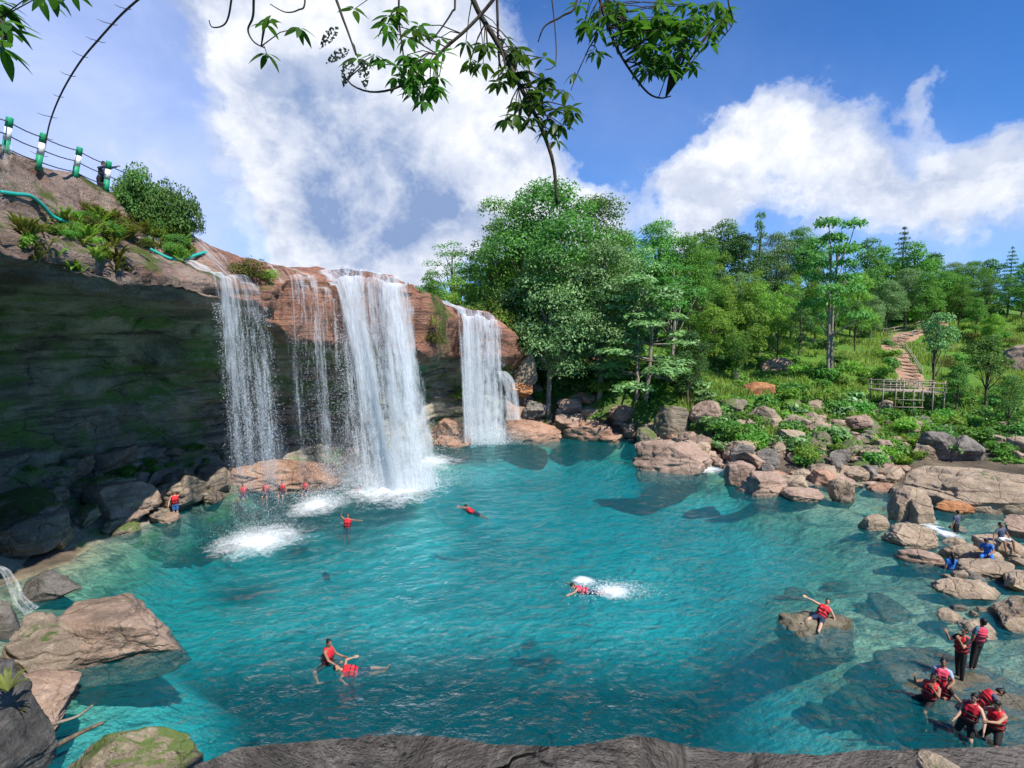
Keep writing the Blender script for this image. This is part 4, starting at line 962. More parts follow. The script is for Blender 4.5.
def curtain(part, s0, s1, mat, parent, layers=3, out0=.15, k=.22, spread=.0, drop_to=0.0, lift=.16, back=1.5, nu=None, shift=0.0, z_noise=.3, shear=0.0):
    nu = nu or max(14, int((s1 - s0) / .15)); nv = 70; Vs, Qs, Um, Un = [], [], [], []
    for L_ in range(layers):
        sv = np.linspace(s0, s1, nu); P = stat(sv); Nn = stnormal(sv, 1.2); Tn = np.stack([Nn[:, 1], -Nn[:, 0]], 1)
        for i in range(nu):
            u = i / (nu - 1); _, _, zl, zb, op, zp, zs, rd = P[i]
            nb_ = 14; o = list(np.linspace(back, .12, nb_)); z = []
            for oo_ in o:
                r_ = BV[0].ray_cast(Vector((P[i, 0] + Nn[i, 0] * oo_, P[i, 1] + Nn[i, 1] * oo_, 30)), Vector((0, 0, -1)), 60); z.append((r_[0].z if r_[0] is not None and r_[0].z > zl - 1 else zl) + lift)
            z = list(np.convolve([z[0]] + z + [z[-1]], [.25, .5, .25], 'valid'))
            H_ = zl - drop_to
            dr = np.linspace(0, 1, nv - nb_) ** 1.25 * H_; wob = out0 + .16 * L_ + .25 * float(vnoise(np.array([[sv[i] * 1.1, L_ * 7.0, 3.3]]))[0])
            oo = np.concatenate([o, -(wob + k * np.sqrt(dr) * (1 + .12 * L_))]); zz = np.concatenate([z, z[-1] - .02 - dr])
            f = np.clip((zl - zz) / max(H_, .1), 0, 1)
            xy = P[i, :2][None] + Nn[i][None] * oo[:, None] + Tn[i][None] * (((u - .5) * spread * f ** .8) + shift * f + shear * f)[:, None]
            Vs.append(np.concatenate([xy, zz[:, None]], 1))
            Um.append(np.stack([np.full(nv, sv[i] + L_ * 13.7), np.concatenate([np.linspace(-back, 0, nb_), dr]) + L_ * 5], 1)); Un.append(np.stack([np.full(nv, u), f], 1))
        Qs.append(gridfaces(nu, nv) + L_ * nu * nv)
    me = uvmesh(part, np.concatenate(Vs), np.concatenate(Qs), np.concatenate(Um), np.concatenate(Un), mat)
    return link(part, me, parent)
def droplets(parent, s0, s1, n, size, seed, k=.22, wide=.5, drop_to=0, fmin=.15, pw=.8):
    g = np.random.default_rng(seed); sv = g.uniform(s0, s1, n); P = stat(sv); Nn = stnormal(sv, 1.2)
    f = fmin + (1 - fmin) * g.uniform(size=n) ** pw; dr = f * (P[:, 2] - drop_to)
    o = -(.25 + k * np.sqrt(dr) + np.abs(g.normal(size=n)) * wide * f)
    C = np.concatenate([P[:, :2] + Nn * o[:, None] + np.stack([Nn[:, 1], -Nn[:, 0]], 1) * (g.normal(size=n) * wide * f)[:, None], (P[:, 2] - dr)[:, None]], 1)
    oct_ = np.array([(1, 0, 0), (-1, 0, 0), (0, 1, 0), (0, -1, 0), (0, 0, 2.2), (0, 0, -2.2)]); tr_ = np.array([(0, 2, 4), (2, 1, 4), (1, 3, 4), (3, 0, 4), (2, 0, 5), (1, 2, 5), (3, 1, 5), (0, 3, 5)])
    sz = size * g.uniform(.4, 1.3, n)
    V = (C[:, None] + oct_[None] * sz[:, None, None]).reshape(-1, 3); Tt = (np.arange(n)[:, None, None] * 6 + tr_[None]).reshape(-1, 3)
    o_ = link('spray', npmesh('spray', V, [Tt], M_drop), parent); o_['kind'] = 'stuff'; return o_
def fall(name, label, s0, s1):
    c = stat(np.array([(s0 + s1) / 2]))[0]; e = empty(name); return tag(e, label, 'waterfall')
F_solid = fall_mat('fall_main', .10, .22, 1); F_body = fall_mat('fall_body', .025, .30, 5); F_veil = fall_mat('fall_veil', -.02, 1.25, 2, fade=(.55, .85, .12)); F_str = fall_mat('fall_strand', .045, .6, 7, fade=(.5, .8, .15)); F_flow = fall_mat('fall_flow', .1, .2, 8); F_thin = fall_mat('fall_thin', -.03, .8, 3, fade=(.6, .9, .2)); F_right = fall_mat('fall_right', .07, .2, 4)
a, b = s_of(204, 22, 34), s_of(262, 22, 34)
w1 = fall('waterfall', 'left-hand waterfall breaking into loose spray in front of the dark overhang', a, b)
curtain('water_curtain', a, b, F_veil, w1, 3, .2, .20, 1.4, back=3.2); curtain('white_strand', a + (b - a) * .12, a + (b - a) * .42, F_str, w1, 1, .3, .16, .9); curtain('white_strand', a + (b - a) * .62, a + (b - a) * .88, F_veil, w1, 2, .3, .2, 1.0)
droplets(w1, a, b, 5500, .0085, 11, wide=.55, fmin=.08, pw=1.25)
a, b = s_of(278, 28, 36.2), s_of(322, 28, 36.4)
w2 = fall('waterfall', 'thin double-stranded waterfall running over the pink rock left of the main fall', a, b)
curtain('water_curtain', a, b, F_thin, w2, 2, .25, .12, .8, back=1.8); curtain('white_strand', a + (b - a) * .05, a + (b - a) * .34, F_veil, w2, 1, .28, .12, .8); curtain('white_strand', a + (b - a) * .66, a + (b - a) * .98, F_veil, w2, 1, .28, .12, .8)
droplets(w2, a, b, 2800, .008, 12, wide=.5)
a, b = s_of(329, 33, 39), s_of(409, 33, 39)
w3 = fall('waterfall', 'broad white main waterfall plunging into the pool, the largest of them', a, b)
curtain('water_curtain', a, b, F_body, w3, 3, .3, .26, 1.2, shift=1.0); curtain('white_strand', a, a + (b - a) * .48, F_solid, w3, 2, .5, .42, .3, shift=2.1); curtain('white_strand', a + (b - a) * .62, b, F_solid, w3, 1, .5, .3, .4, shift=1.3)
curtain('side_spray', a - 1.4, a + 1.2, F_thin, w3, 2, .5, .1, 1.0, lift=-.6, back=.5)
droplets(w3, a, b, 9000, .012, 13, wide=.8)
a, b = s_of(447, 50, 55), s_of(502, 50, 55)
w4 = fall('waterfall', 'right-hand waterfall falling as an even white veil beside the forest', a, b)
curtain('water_curtain', a, b, F_right, w4, 3, .25, .2, .5); curtain('white_strand', a + (b - a) * .1, a + (b - a) * .55, F_right, w4, 1, .3, .2, .3)
droplets(w4, a, b, 3000, .013, 14, wide=.5)
# side chute off the right-hand fall, the trickle on the far left and the little cascade by the left boulders
def ribbon(name, pts, w_, mat, parent=None, label=None, seg=10):
    pts = [Vector(p) for p in pts]; n = len(pts); Vs, Um, Un = [], [], []; acc = 0
    for i, p in enumerate(pts):
        d = (pts[min(i + 1, n - 1)] - pts[max(0, i - 1)]).normalized(); sd = Vector((1, .25, 0)); sd = (sd - d * sd.dot(d)).normalized(); nn = sd.cross(d); nn = nn if nn.y < 0 else -nn
        if i: acc += (p - pts[i - 1]).length
        wi = w_[0] + (w_[1] - w_[0]) * i / (n - 1)
        for j in range(seg):
            u = j / (seg - 1); Vs.append(p + sd * (u - .5) * wi + nn * (.12 * wi * math.sin(PI * u))); Um.append((u * wi, acc)); Un.append((u, i / (n - 1)))
    o = link(name, uvmesh(name, np.array([tuple(v) for v in Vs]), gridfaces(n, seg), np.array(Um), np.array(Un), mat), parent)
    if label: tag(o, label, 'waterfall')
    return o
def curve(pts, n=24):
    P = np.array([tuple(p) for p in pts]); m = len(P); tt = np.linspace(0, m - 1 - 1e-6, n); i = tt.astype(int); f = (tt - i)[:, None]
    p0, p1, p2, p3 = P[np.maximum(i - 1, 0)], P[i], P[i + 1], P[np.minimum(i + 2, m - 1)]
    return .5 * (2 * p1 + (p2 - p0) * f + (2 * p0 - 5 * p1 + 4 * p2 - p3) * f ** 2 + (3 * p1 - p0 - 3 * p2 + p3) * f ** 3)
ribbon('waterfall', curve([at(496, 372, 53.0), at(503, 374, 52.6), at(509, 383, 52.3), at(512, 400, 52.2), at(513, 420, 52.0)]), (.9, 1.6), F_solid, None, 'short side chute spilling over the rock right of the even white veil')
ribbon('waterfall', curve([at(7, 146, 17.6), at(6, 168, 17.2), at(4, 190, 16.8), at(2, 214, 16.2), at(1, 238, 15.8)]), (.35, .5), F_thin, None, 'thin trickle down the brown rock at the far left below the railing')
ribbon('waterfall', curve([at(-6, 566, 21.5), at(6, 572, 21.2), at(14, 586, 20.6), at(20, 600, 20.2), at(34, 612, 20)]), (.25, .55), F_flow, None, 'little cascade between dark boulders at the left edge')

# ---------------------------------------------------------------- foam and mist
t = NT('foam'); un = t.n('ShaderNodeUVMap', uv_map='unit').outputs[0]; p = t.pos(); u, v, _ = t.xyz(un)
r2 = t.math('SQRT', t.math('ADD', t.math('POWER', t.math('SUBTRACT', u, .5), 2), t.math('POWER', t.math('SUBTRACT', v, .5), 2)))
nn_ = t.math('ADD', t.math('MULTIPLY', t.noise(p, 1.1, 6, .66, .5), .7), t.math('MULTIPLY', t.noise(p, 6, 5, .7, .4), .5))
al = t.ramp(t.math('SUBTRACT', t.math('ADD', nn_, .12), t.math('MULTIPLY', r2, 1.25)), [(.22, 0), (.50, .55), (.66, .95)])
di = t.n('ShaderNodeBsdfDiffuse'); di.inputs[0].default_value = (.86, .9, .93, 1); t.set(di.inputs['Normal'], t.bump(nn_, .6, .15)); tr = t.n('ShaderNodeBsdfTransparent'); m = t.n('ShaderNodeMixShader')
t.set(m.inputs[0], al); t.set(m.inputs[1], tr); t.set(m.inputs[2], di); M_foam = t.surf(m)
def foam(px0, px1, py0, py1, label, name='foam', lift=.045, dome=.05):
    a, b, c = wat(px0, (py0 + py1) / 2), wat(px1, (py0 + py1) / 2), wat((px0 + px1) / 2, py0); d = wat((px0 + px1) / 2, py1)
    cx, cy_ = (a.x + b.x) / 2, (c.y + d.y) / 2; hx, hy = (b.x - a.x) / 2 * 1.35, (c.y - d.y) / 2 * 1.35; n = 40
    uu_, vv_ = np.meshgrid(np.linspace(0, 1, n), np.linspace(0, 1, n), indexing='ij'); uv = np.stack([uu_.ravel(), vv_.ravel()], 1)
    rr = np.clip(1 - ((uv - .5) ** 2).sum(1) * 4, 0, 1)
    V = np.stack([cx + (uv[:, 0] - .5) * 2 * hx, cy_ + (uv[:, 1] - .5) * 2 * hy, lift + dome * rr], 1); V[:, 2] += .5 * dome * rr * fbm(V * 2.5, 3, 5)
    return tag(link(name, uvmesh(name, V, gridfaces(n, n), uv, uv, M_foam)), label, 'foam', kind='stuff')
foam(213, 302, 527, 560, 'white foam where the left-hand fall lands', dome=.15); foam(290, 342, 496, 518, 'foam where the thin double fall lands', dome=.1)
foam(338, 440, 476, 510, 'bright foam under the main fall', dome=.35); foam(388, 456, 455, 472, 'foam drifting off the main fall', dome=.12); foam(455, 508, 430, 444, 'foam under the right-hand fall', dome=.25)
foam(340, 410, 470, 490, 'churned foam behind the main fall', dome=.5); foam(594, 630, 587, 601, 'white splash behind the swimmer in the middle', dome=.12); foam(570, 596, 578, 588, 'small splash at the shoulder of the middle swimmer', dome=.1)
foam(925, 948, 524, 536, 'foam of the stream entering the pool', dome=.05); foam(936, 958, 530, 540, 'white riffle beside the standing bather', dome=.05); foam(905, 935, 518, 527, 'white riffle between the split boulder and the round boulder', dome=.05); foam(690, 722, 466, 474, 'foam at the prism rock', dome=.03)
def spray_cloud(parent, c, sd, n, size, seed, name='mist_spray', zmin=.03):
    g = np.random.default_rng(seed); C = np.array(c) + g.normal(size=(n, 3)) * np.array(sd); C[:, 2] = zmin + np.abs(C[:, 2] - zmin)
    oct_ = np.array([(1, 0, 0), (-1, 0, 0), (0, 1, 0), (0, -1, 0), (0, 0, 1.2), (0, 0, -1.2)]); tr_ = np.array([(0, 2, 4), (2, 1, 4), (1, 3, 4), (3, 0, 4), (2, 0, 5), (1, 2, 5), (3, 1, 5), (0, 3, 5)])
    sz = size * g.uniform(.4, 1.3, n); V = (C[:, None] + oct_[None] * sz[:, None, None]).reshape(-1, 3); Tt = (np.arange(n)[:, None, None] * 6 + tr_[None]).reshape(-1, 3)
    o_ = link(name, npmesh(name, V, [Tt], M_drop, smooth=True), parent); o_['kind'] = 'stuff'; return o_
cm = wat(392, 486)
spray_cloud(w3, (cm.x - .2, cm.y, 0), (2.3, .8, 1.1), 26000, .014, 31); spray_cloud(w3, (cm.x + .2, cm.y + .3, 1.6), (1.9, .6, 2.0), 12000, .013, 32); spray_cloud(w3, (cm.x - 3.0, cm.y + .5, .3), (1.3, .8, 1.4), 7000, .013, 35)
spray_cloud(w4, (-2.9, 51.7, 0), (2.0, .6, .9), 12000, .017, 33); spray_cloud(w1, (-12.7, 27.9, 0), (1.2, .9, .35), 5000, .009, 34); spray_cloud(w2, (-11.9, 33.8, 0), (1.0, .7, .5), 4000, .011, 36)
sw = wat(600, 592); so_ = spray_cloud(None, (sw.x + .6, sw.y, 0), (.75, .4, .12), 1500, .016, 37, 'splash'); tag(so_, 'spray of drops thrown up by the kicking swimmer in the middle', 'splash', kind='stuff')
# ---------------------------------------------------------------- railing, hose, stalk on the cliff
M_green = plain('paint_green', (.02, .30, .14), .5, .12); M_white = plain('paint_white', (.78, .76, .72), .55, .08); M_cable = plain('cable', (.06, .055, .06), .5); M_hose = plain('hose_teal', (.02, .36, .30), .45, .15)
M_wood = bark('weathered_bamboo', (.20, .16, .12), (.46, .39, .31)); M_log = bark('log', (.16, .10, .07), (.36, .24, .17))
rail = empty('railing', at(75, 175, 24)); tag(rail, 'clifftop railing with green and white banded posts strung with three cables', 'railing')
inv = rail.location.copy()
posts = [(-32, 100, -38, 134, 17.2), (10, 117, 5, 152, 19), (44, 133, 38, 166, 21.4), (80, 147, 75, 176, 24), (109, 161, 106, 189, 26.4), (140, 174, 137, 203, 28.6)]
tops = []
for tx, ty, bx, by, Y in posts:
    b = hit(bx, by) if bx > 0 else None
    Y_ = b.y if (b is not None and abs(b.y - Y) < 5) else Y
    bb = at(bx, by, Y_) - inv; tp = at(tx, ty, Y_) - inv; ax = tp - bb; bb = bb - ax * .12
    mb = MB(); r = .115 / 1.0
    cuts = [-.12, .33, .70, 1.0]; idxs = []
    for i in range(3):
        q0, q1 = bb + ax * (.12 + cuts[i]) , bb + ax * (.12 + cuts[i + 1])
        nb = sum(len(x) for x in mb.Q), sum(len(x) for x in mb.T)
        if i == 2: mb.tube([q0, q0.lerp(q1, .9), q0.lerp(q1, .97), q1], [r, r, r * .8, r * .3], 12)
        else: mb.tube([q0, q1], r, 12)
        idxs.append((sum(len(x) for x in mb.Q) - nb[0], sum(len(x) for x in mb.T) - nb[1]))
    fm = np.concatenate([np.full(x[0], i) for i, x in enumerate(idxs)] + [np.full(x[1], i) for i, x in enumerate(idxs)])
    o = mb.build('post', [M_green, M_white], rail); o.data.polygons.foreach_set('material_index', np.where(fm == 1, 1, 0).astype(np.int32))
    tops.append((bb + ax * .12, ax))
for fr in (.86, .50, .14):
    mb = MB(); pts = []
    for i in range(len(tops) - 1):
        for k in range(4):
            u = k / 4; pts.append((tops[i][0] + tops[i][1] * fr).lerp(tops[i + 1][0] + tops[i + 1][1] * fr, u) + Vector((0, -.06, -.05 * math.sin(PI * u))))
    pts.append(tops[-1][0] + tops[-1][1] * fr); mb.tube(pts, .022, 6); mb.build('cable', M_cable, rail)
def on_cliff(pp, off=.12, back=28):
    r = []
    for px, py in pp:
        h_ = hit(px, py)
        if h_ is None: continue
        r.append(h_ + (Vector((0, 0, H)) - h_).normalized() * off)
    return r
hp = on_cliff([(1, 192), (14, 194), (30, 196), (42, 205), (54, 217), (70, 223), (84, 229)], .25)
mb = MB(); mb.tube([tuple(v) for v in curve(hp, 50)], .07, 8); o = mb.build('hose', M_hose); tag(o, 'teal hose running along the left cliff face from the picture edge into the ferns', 'hose')
hp = on_cliff([(150, 249), (160, 254), (172, 259), (184, 259), (196, 255), (206, 252)], .2)
mb = MB(); mb.tube([tuple(v) for v in curve(hp, 40)], .07, 8); o = mb.build('hose', M_hose); tag(o, 'teal hose sagging across the rocks to the top of the left-hand fall', 'hose')
sp_ = [at(40, 168, 22.4), at(44, 152, 22.3), at(50, 122, 22), at(62, 92, 21.5), at(80, 62, 21), at(100, 38, 20.4), at(122, 14, 20), at(145, -6, 19.5), at(175, -30, 19)]
cs = curve(sp_, 60); stalk = empty('dry_stalk', cs[0]); tag(stalk, 'long bare dark stalk with short side twigs arching up from the clifftop railing', 'plant')
mb = MB(); mb.tube([tuple(v - cs[0]) for v in cs], taper(.022, .04, 60), 7); mb.build('stem', M_twig, stalk)
for i in range(6, 56, 5):
    for sg in (-1, 1):
        L_ = rng.uniform(.25, .55) * (1 if sg < 0 else .55); d = Vector((sg, 0, .3 * -sg + rng.uniform(-.1, .1))); c = Vector(cs[i] - cs[0]); mb = MB(); mb.tube([c, c + d * L_ * .6, c + d * L_ + Vector((0, 0, .04))], [.014, .011, .006], 5); mb.build('twig', M_twig, stalk)

# ---------------------------------------------------------------- wooden platform, stepped path, fences on the hillside
c0 = at(882, 391, 53.5); c1 = at(946, 393, 53.0); plat = empty('wooden_platform', (c0 + c1) / 2); tag(plat, 'rickety bamboo platform on thin stilts at the bottom of the stepped path', 'platform')
ax = (c1 - c0); Lp = ax.length; ax.normalize(); up = Vector((0, 0, 1)); bk = Vector((-ax.y, ax.x, 0)).normalized(); bk = bk if bk.y > 0 else -bk
def PP(u, v, z): return ax * (u * Lp - Lp / 2) + bk * v + up * z
mb = MB()
for i in range(13): mb.tube([PP(-.02, .1 + i * .17, .0 + .02 * (i % 2)), PP(1.02, .1 + i * .17, .0 + .02 * ((i + 1) % 2))], .07, 6)
mb.build('deck', M_wood, plat)
for u in (.02, .22, .34, .50, .64, .80, .98):
    for v in (0, 2.2):
        if v and u in (.22, .64): continue
        w0 = PP(u, v, 0) + plat.location; zb_ = zg(w0.x, w0.y) - plat.location.z - .3
        zb_ = min(zb_, -1.9) if v == 0 else min(zb_, -.3); mb = MB(); mb.tube([PP(u + rng.uniform(-.006, .006), v, zb_), PP(u, v, 1.05 + rng.uniform(-.1, .15))], .06, 6); mb.build('post', M_wood, plat)
for v in (0, 2.2):
    for z in (.45, .95): mb = MB(); mb.tube([PP(-.03, v - .05, z + rng.uniform(-.06, .06)), PP(1.03, v - .05, z + rng.uniform(-.06, .06))], .05, 6); mb.build('rail', M_wood, plat)
for z in (-.8, -1.5): mb = MB(); mb.tube([PP(.2, -.08, z), PP(.66, -.08, z + .05)], .045, 6); mb.build('brace', M_wood, plat)
t = NT('path_earth'); p = t.pos(); n = t.noise(p, 1.2, 6, .65)
M_path = t.surf(t.pbr(t.mix(n, (.24, .135, .085), (.46, .30, .20)), .9, t.bump(n, .6, .15), .1))
pc = curve(PW, 90); Vs = []
for i in range(90):
    d = pc[min(i + 1, 89)] - pc[max(i - 1, 0)]; nn = np.array([-d[1], d[0]]) / max(np.hypot(d[0], d[1]), 1e-6); hw = 1.25 + .25 * math.sin(i * .7)
    for j in range(7): q = pc[i, :2] + nn * (j / 3 - 1) * hw * (1 + .1 * math.sin(i * 2.1 + j)); Vs.append((q[0], q[1], zg(*q) + .07 - .06 * abs(j / 3 - 1) ** 3))
o = link('path', npmesh('path', Vs, [gridfaces(90, 7)], M_path)); tag(o, kind='structure')
for i in range(6, 62, 3):
    d = pc[i + 1] - pc[i - 1]; nn = Vector((-d[1], d[0], 0)).normalized(); c = Vector(pc[i]); c.z = zg(c.x, c.y) + .14; mb = MB(); l_ = rng.uniform(.8, 1.15)
    mb.tube([c - nn * l_, c + nn * l_ + Vector((0, 0, rng.uniform(-.05, .05)))], .11, 7); o = mb.build('log_step', M_log); tag(o, 'log step laid across the reddish earth path up the hillside', 'step', 'log steps of the hillside path')
def rail_fence(pp, label, hgt=.9, lift=0):
    P_ = [hit(a, b, 1) for a, b in pp]; P_ = [p for p in P_ if p]; f = empty('rail_fence', P_[0]); tag(f, label, 'fence'); o_ = P_[0]
    for p in P_: mb = MB(); mb.tube([p - o_ - Vector((0, 0, .3)), p - o_ + Vector((rng.uniform(-.05, .05), 0, hgt + .12))], .06, 6); mb.build('post', M_wood, f)
    for z in (.45, 1.0): mb = MB(); mb.tube([p - o_ + Vector((0, -.07, z * hgt)) for p in P_], .055, 6); mb.build('rail', M_wood, f)
rail_fence([(883, 335), (894, 333), (905, 331), (916, 328), (928, 322)], 'pale bamboo rail fence on the upper side of the bend in the path')
rail_fence([(888, 340), (900, 339), (912, 337), (926, 332)], 'pale bamboo rail fence on the lower side of the bend in the path')
rail_fence([(898, 341), (906, 350), (914, 362), (922, 374)], 'bamboo handrail climbing along the right side of the steps', .6)
# earth face on the slope
e0 = at(779, 381, 62.0); o = link('earth_bank', boulder_mesh('earth_bank', (4.2, 2.4, 3.4), 601, [rock_mat('earth_face', (.42, .26, .16), (.24, .15, .09), (.5, .36, .24), moss=.25, strata=.6)], 6, 6), loc=(e0.x, e0.y, e0.z + .9)); tag(o, 'bare ochre earth bank breaking the green slope left of the two-trunked tree', 'earth bank')
# driftwood and twigs at the lower left
mb = MB(); mb.tube(curve([wat(40, 728, .6), wat(60, 722, .75), wat(78, 716, .8), wat(93, 705, 1.0)], 16), taper(.05, .025, 16), 6); tag(mb.build('driftwood', M_barkp), 'pale thin crooked stick lying over the water at the lower left', 'driftwood')
mb = MB(); mb.tube(curve([wat(52, 748, .5), wat(78, 734, .6), wat(104, 722, .7)], 12), taper(.07, .04, 12), 7); tag(mb.build('driftwood', M_bark), 'grey log lying beside the lichen covered boulder at the bottom left', 'driftwood')
for i in range(3):
    p = at([8, 18, 42][i], [690, 715, 745][i], 2.15 + .1 * i); o = shrub(['grass', 'grass', 'lime'][i], p, [.07, .06, .04][i], ['dry grass tuft sprouting from the near black boulder', 'green blades of grass low on the near black boulder', 'tiny green sprig beside the near black boulder'][i], None, 'grass_tuft')

# ---------------------------------------------------------------- the tree above the photographer
over = empty('overhanging_tree', (-4.6, -3.2, 8.6)); OT = Vector(over.location); tag(over, 'tree whose leafy branches and long vine hang down from the top over the pool', 'tree')
def nleaf(C, d, L_, w_, nrm):
    """one pointed oval leaf, folded along its midrib"""
    d = d.normalized(); s = d.cross(nrm).normalized(); nn = s.cross(d); V = []; m = 5
    for i in range(m + 1):
        f = i / m; c = C + d * L_ * f - nn * L_ * .18 * f * f; wd = w_ * math.sin(PI * min(1, f ** .8)) ** .75 * (1 - .15 * f) if 0 < f < 1 else .002
        V += [c - s * wd + nn * wd * .25, c, c + s * wd + nn * wd * .25]
    Q = []
    for i in range(m):
        for j in (0, 1): a_ = i * 3 + j; Q.append((a_, a_ + 1, a_ + 4, a_ + 3))
    return V, Q
def leaves(parent, whorls, seed, mat):
    r = random.Random(seed); V = []; Q = []
    for c, L_, n, droop in whorls:
        a0 = r.uniform(0, 6.28)
        for i in range(n):
            a = a0 + 2 * PI * i / n + r.uniform(-.3, .3); d = Vector((math.cos(a), math.sin(a) * .8, -droop + r.uniform(-.35, .35))).normalized(); nr_ = Vector((r.uniform(-.4, .4), r.uniform(-.4, .4), 1)); l = L_ * r.uniform(.75, 1.2)
            v, q = nleaf(c + d * .012 - OT, d, l, l * r.uniform(.17, .23), nr_); b = len(V); V += [tuple(x) for x in v]; Q += [tuple(np.array(x) + b) for x in q]
    return link('leaves', npmesh('leaves', V, [Q], mat, smooth=False), parent)
def branch(pxs, r0, r1, parent=over, n=26):
    pts = curve([at(*p) for p in pxs], n); mb = MB(); mb.tube([Vector(p) - OT for p in pts], taper(r0, r1, n), 6)
    return mb.build('branch', M_twig, parent), pts
trunk = MB(); trunk.tube([Vector(p) - OT for p in curve([(-4.6, -3.2, 8.2), (-4.3, -2.6, 10.5), (-3.4, -1.0, 13.2), (-1.8, 1.5, 14.6), (-.2, 3.6, 15.2), (1.2, 5.2, 15.3)], 24)], taper(.32, .06, 24), 10); trunk.build('trunk', M_bark, over)
def stem_up(px, Y): return [(px - 4, -95, Y - .2), (px - 2, -45, Y)]
spec = [  # polyline of the branch, radii, leaf zones (px, py, spread x, spread y, whorls, leaf length px)
 ([(455, -120, 4.4), (462, -50, 4.4), (473, 0, 4.4), (498, 44, 4.4), (521, 88, 4.4), (539, 123, 4.45), (553, 162, 4.5), (557, 204, 4.5)], .024, .013, [(478, 58, 14, 16, 5, 16), (500, 50, 18, 18, 7, 18), (525, 65, 22, 16, 8, 18), (545, 90, 22, 20, 10, 18), (525, 105, 20, 16, 8, 18), (560, 105, 14, 16, 6, 17), (545, 132, 20, 10, 6, 17), (510, 85, 14, 12, 4, 17)]),
 ([(492, -110, 4.5), (495, -40, 4.5), (497, 0, 4.5), (499, 58, 4.5), (503, 70, 4.5)], .016, .008, []),
 ([(588, -120, 4.9), (596, -30, 4.9), (602, 8, 4.9), (615, 44, 4.9), (630, 70, 4.9), (647, 92, 4.9), (660, 98, 4.9), (671, 96, 4.9)], .016, .005, [(640, 15, 40, 16, 26, 16), (660, 35, 32, 18, 24, 16), (655, 62, 24, 14, 17, 16), (690, 30, 24, 16, 14, 15), (708, 12, 24, 12, 14, 15), (600, 12, 24, 14, 8, 16), (620, 30, 20, 14, 6, 16), (590, 35, 12, 10, 3, 15), (680, 60, 14, 10, 4, 15)]),
 ([(580, -80, 4.7), (577, 0, 4.7), (562, 16, 4.7), (545, 26, 4.7), (538, 42, 4.7)], .011, .005, []),
 ([(606, -60, 4.8), (598, 25, 4.8), (588, 50, 4.8), (578, 72, 4.8), (571, 90, 4.8)], .008, .003, [(595, 48, 8, 8, 2, 15), (578, 76, 7, 5, 1, 15)]),
 ([(325, -100, 4.2), (332, -20, 4.2), (340, 10, 4.2), (348, 32, 4.2), (356, 55, 4.2)], .014, .006, [(358, 58, 5, 5, 1, 22)]),
 ([(520, -40, 4.3), (493, 0, 4.3), (468, 28, 4.3), (443, 50, 4.3), (420, 74, 4.3), (396, 88, 4.3), (372, 92, 4.3), (352, 85, 4.3), (341, 70, 4.3)], .014, .005, [(385, 60, 16, 8, 4, 16), (405, 66, 18, 12, 6, 17), (424, 72, 16, 14, 8, 17), (420, 92, 14, 10, 6, 17), (438, 45, 8, 8, 2, 15), (415, 32, 8, 8, 2, 18), (385, 28, 10, 8, 2, 18), (430, 90, 8, 10, 3, 17)]),
 ([(398, -90, 4.3), (399, -20, 4.3), (399, 20, 4.3), (402, 45, 4.3), (404, 60, 4.3)], .010, .005, [(388, 8, 12, 8, 3, 16), (355, 5, 8, 6, 1, 18)]),
 ([(452, -80, 4.3), (455, 0, 4.3), (452, 12, 4.3), (440, 30, 4.3), (430, 42, 4.3)], .010, .004, [(412, 30, 6, 5, 1, 18)]),
 ([(258, -90, 4.1), (254, -10, 4.1), (253, 16, 4.1), (248, 30, 4.1), (254, 42, 4.1), (265, 48, 4.1)], .010, .004, [(272, 26, 8, 7, 2, 18), (297, 29, 5, 4, 1, 19), (264, 50, 4, 4, 1, 20)]),
 ([(240, -70, 4.1), (232, -5, 4.1), (228, 18, 4.1), (222, 26, 4.1), (212, 27, 4.1), (209, 20, 4.1)], .008, .003, []),
 ([(300, -60, 4.1), (305, 0, 4.1), (298, 10, 4.1), (285, 12, 4.1), (270, 4, 4.1)], .007, .003, []),
 ([(-60, -70, 3.6), (-30, -10, 3.6), (-10, 10, 3.6), (2, 22, 3.6), (6, 40, 3.6)], .016, .006, [(3, 10, 10, 8, 3, 30), (8, 24, 6, 6, 2, 32), (-4, 45, 6, 6, 2, 30), (45, -6, 8, 5, 2, 26), (75, -8, 4, 4, 1, 24)]),
 ([(735, -70, 4.9), (728, -5, 4.9), (733, 22, 4.9), (722, 38, 4.9), (715, 48, 4.9)], .008, .003, [(720, 18, 8, 8, 2, 15)]),
 ([(540, -70, 4.6), (552, 0, 4.6), (556, 60, 4.6), (545, 70, 4.6)], .007, .003, []),
]
rb = random.Random(3)
for pts, r0, r1, zonesl in spec:
    bo, cp = branch(pts, r0, r1)
    wh = []
    for zx, zy, sx, sy, nw, lp in zonesl:
        for k in range(nw):
            px, py, Y = zx + rb.uniform(-sx, sx), zy + rb.uniform(-sy, sy), pts[3][2] + rb.uniform(-.25, .25); c = at(px, py, Y); wh.append((c, lp / F * Y * .8, rb.choice([5, 5, 6, 7]), rb.uniform(.1, .7)))
            i = int(np.argmin(np.linalg.norm(cp - np.array(c), axis=1))); q = Vector(cp[max(0, i - 2)]); mid = q.lerp(c, .5) + Vector((0, 0, .03)); mb = MB(); mb.tube([q - OT, mid - OT, c - OT], [.005, .004, .003], 4); mb.build('twig', M_twig, bo)
    if wh: leaves(bo, wh, rb.randint(0, 999), L_near)
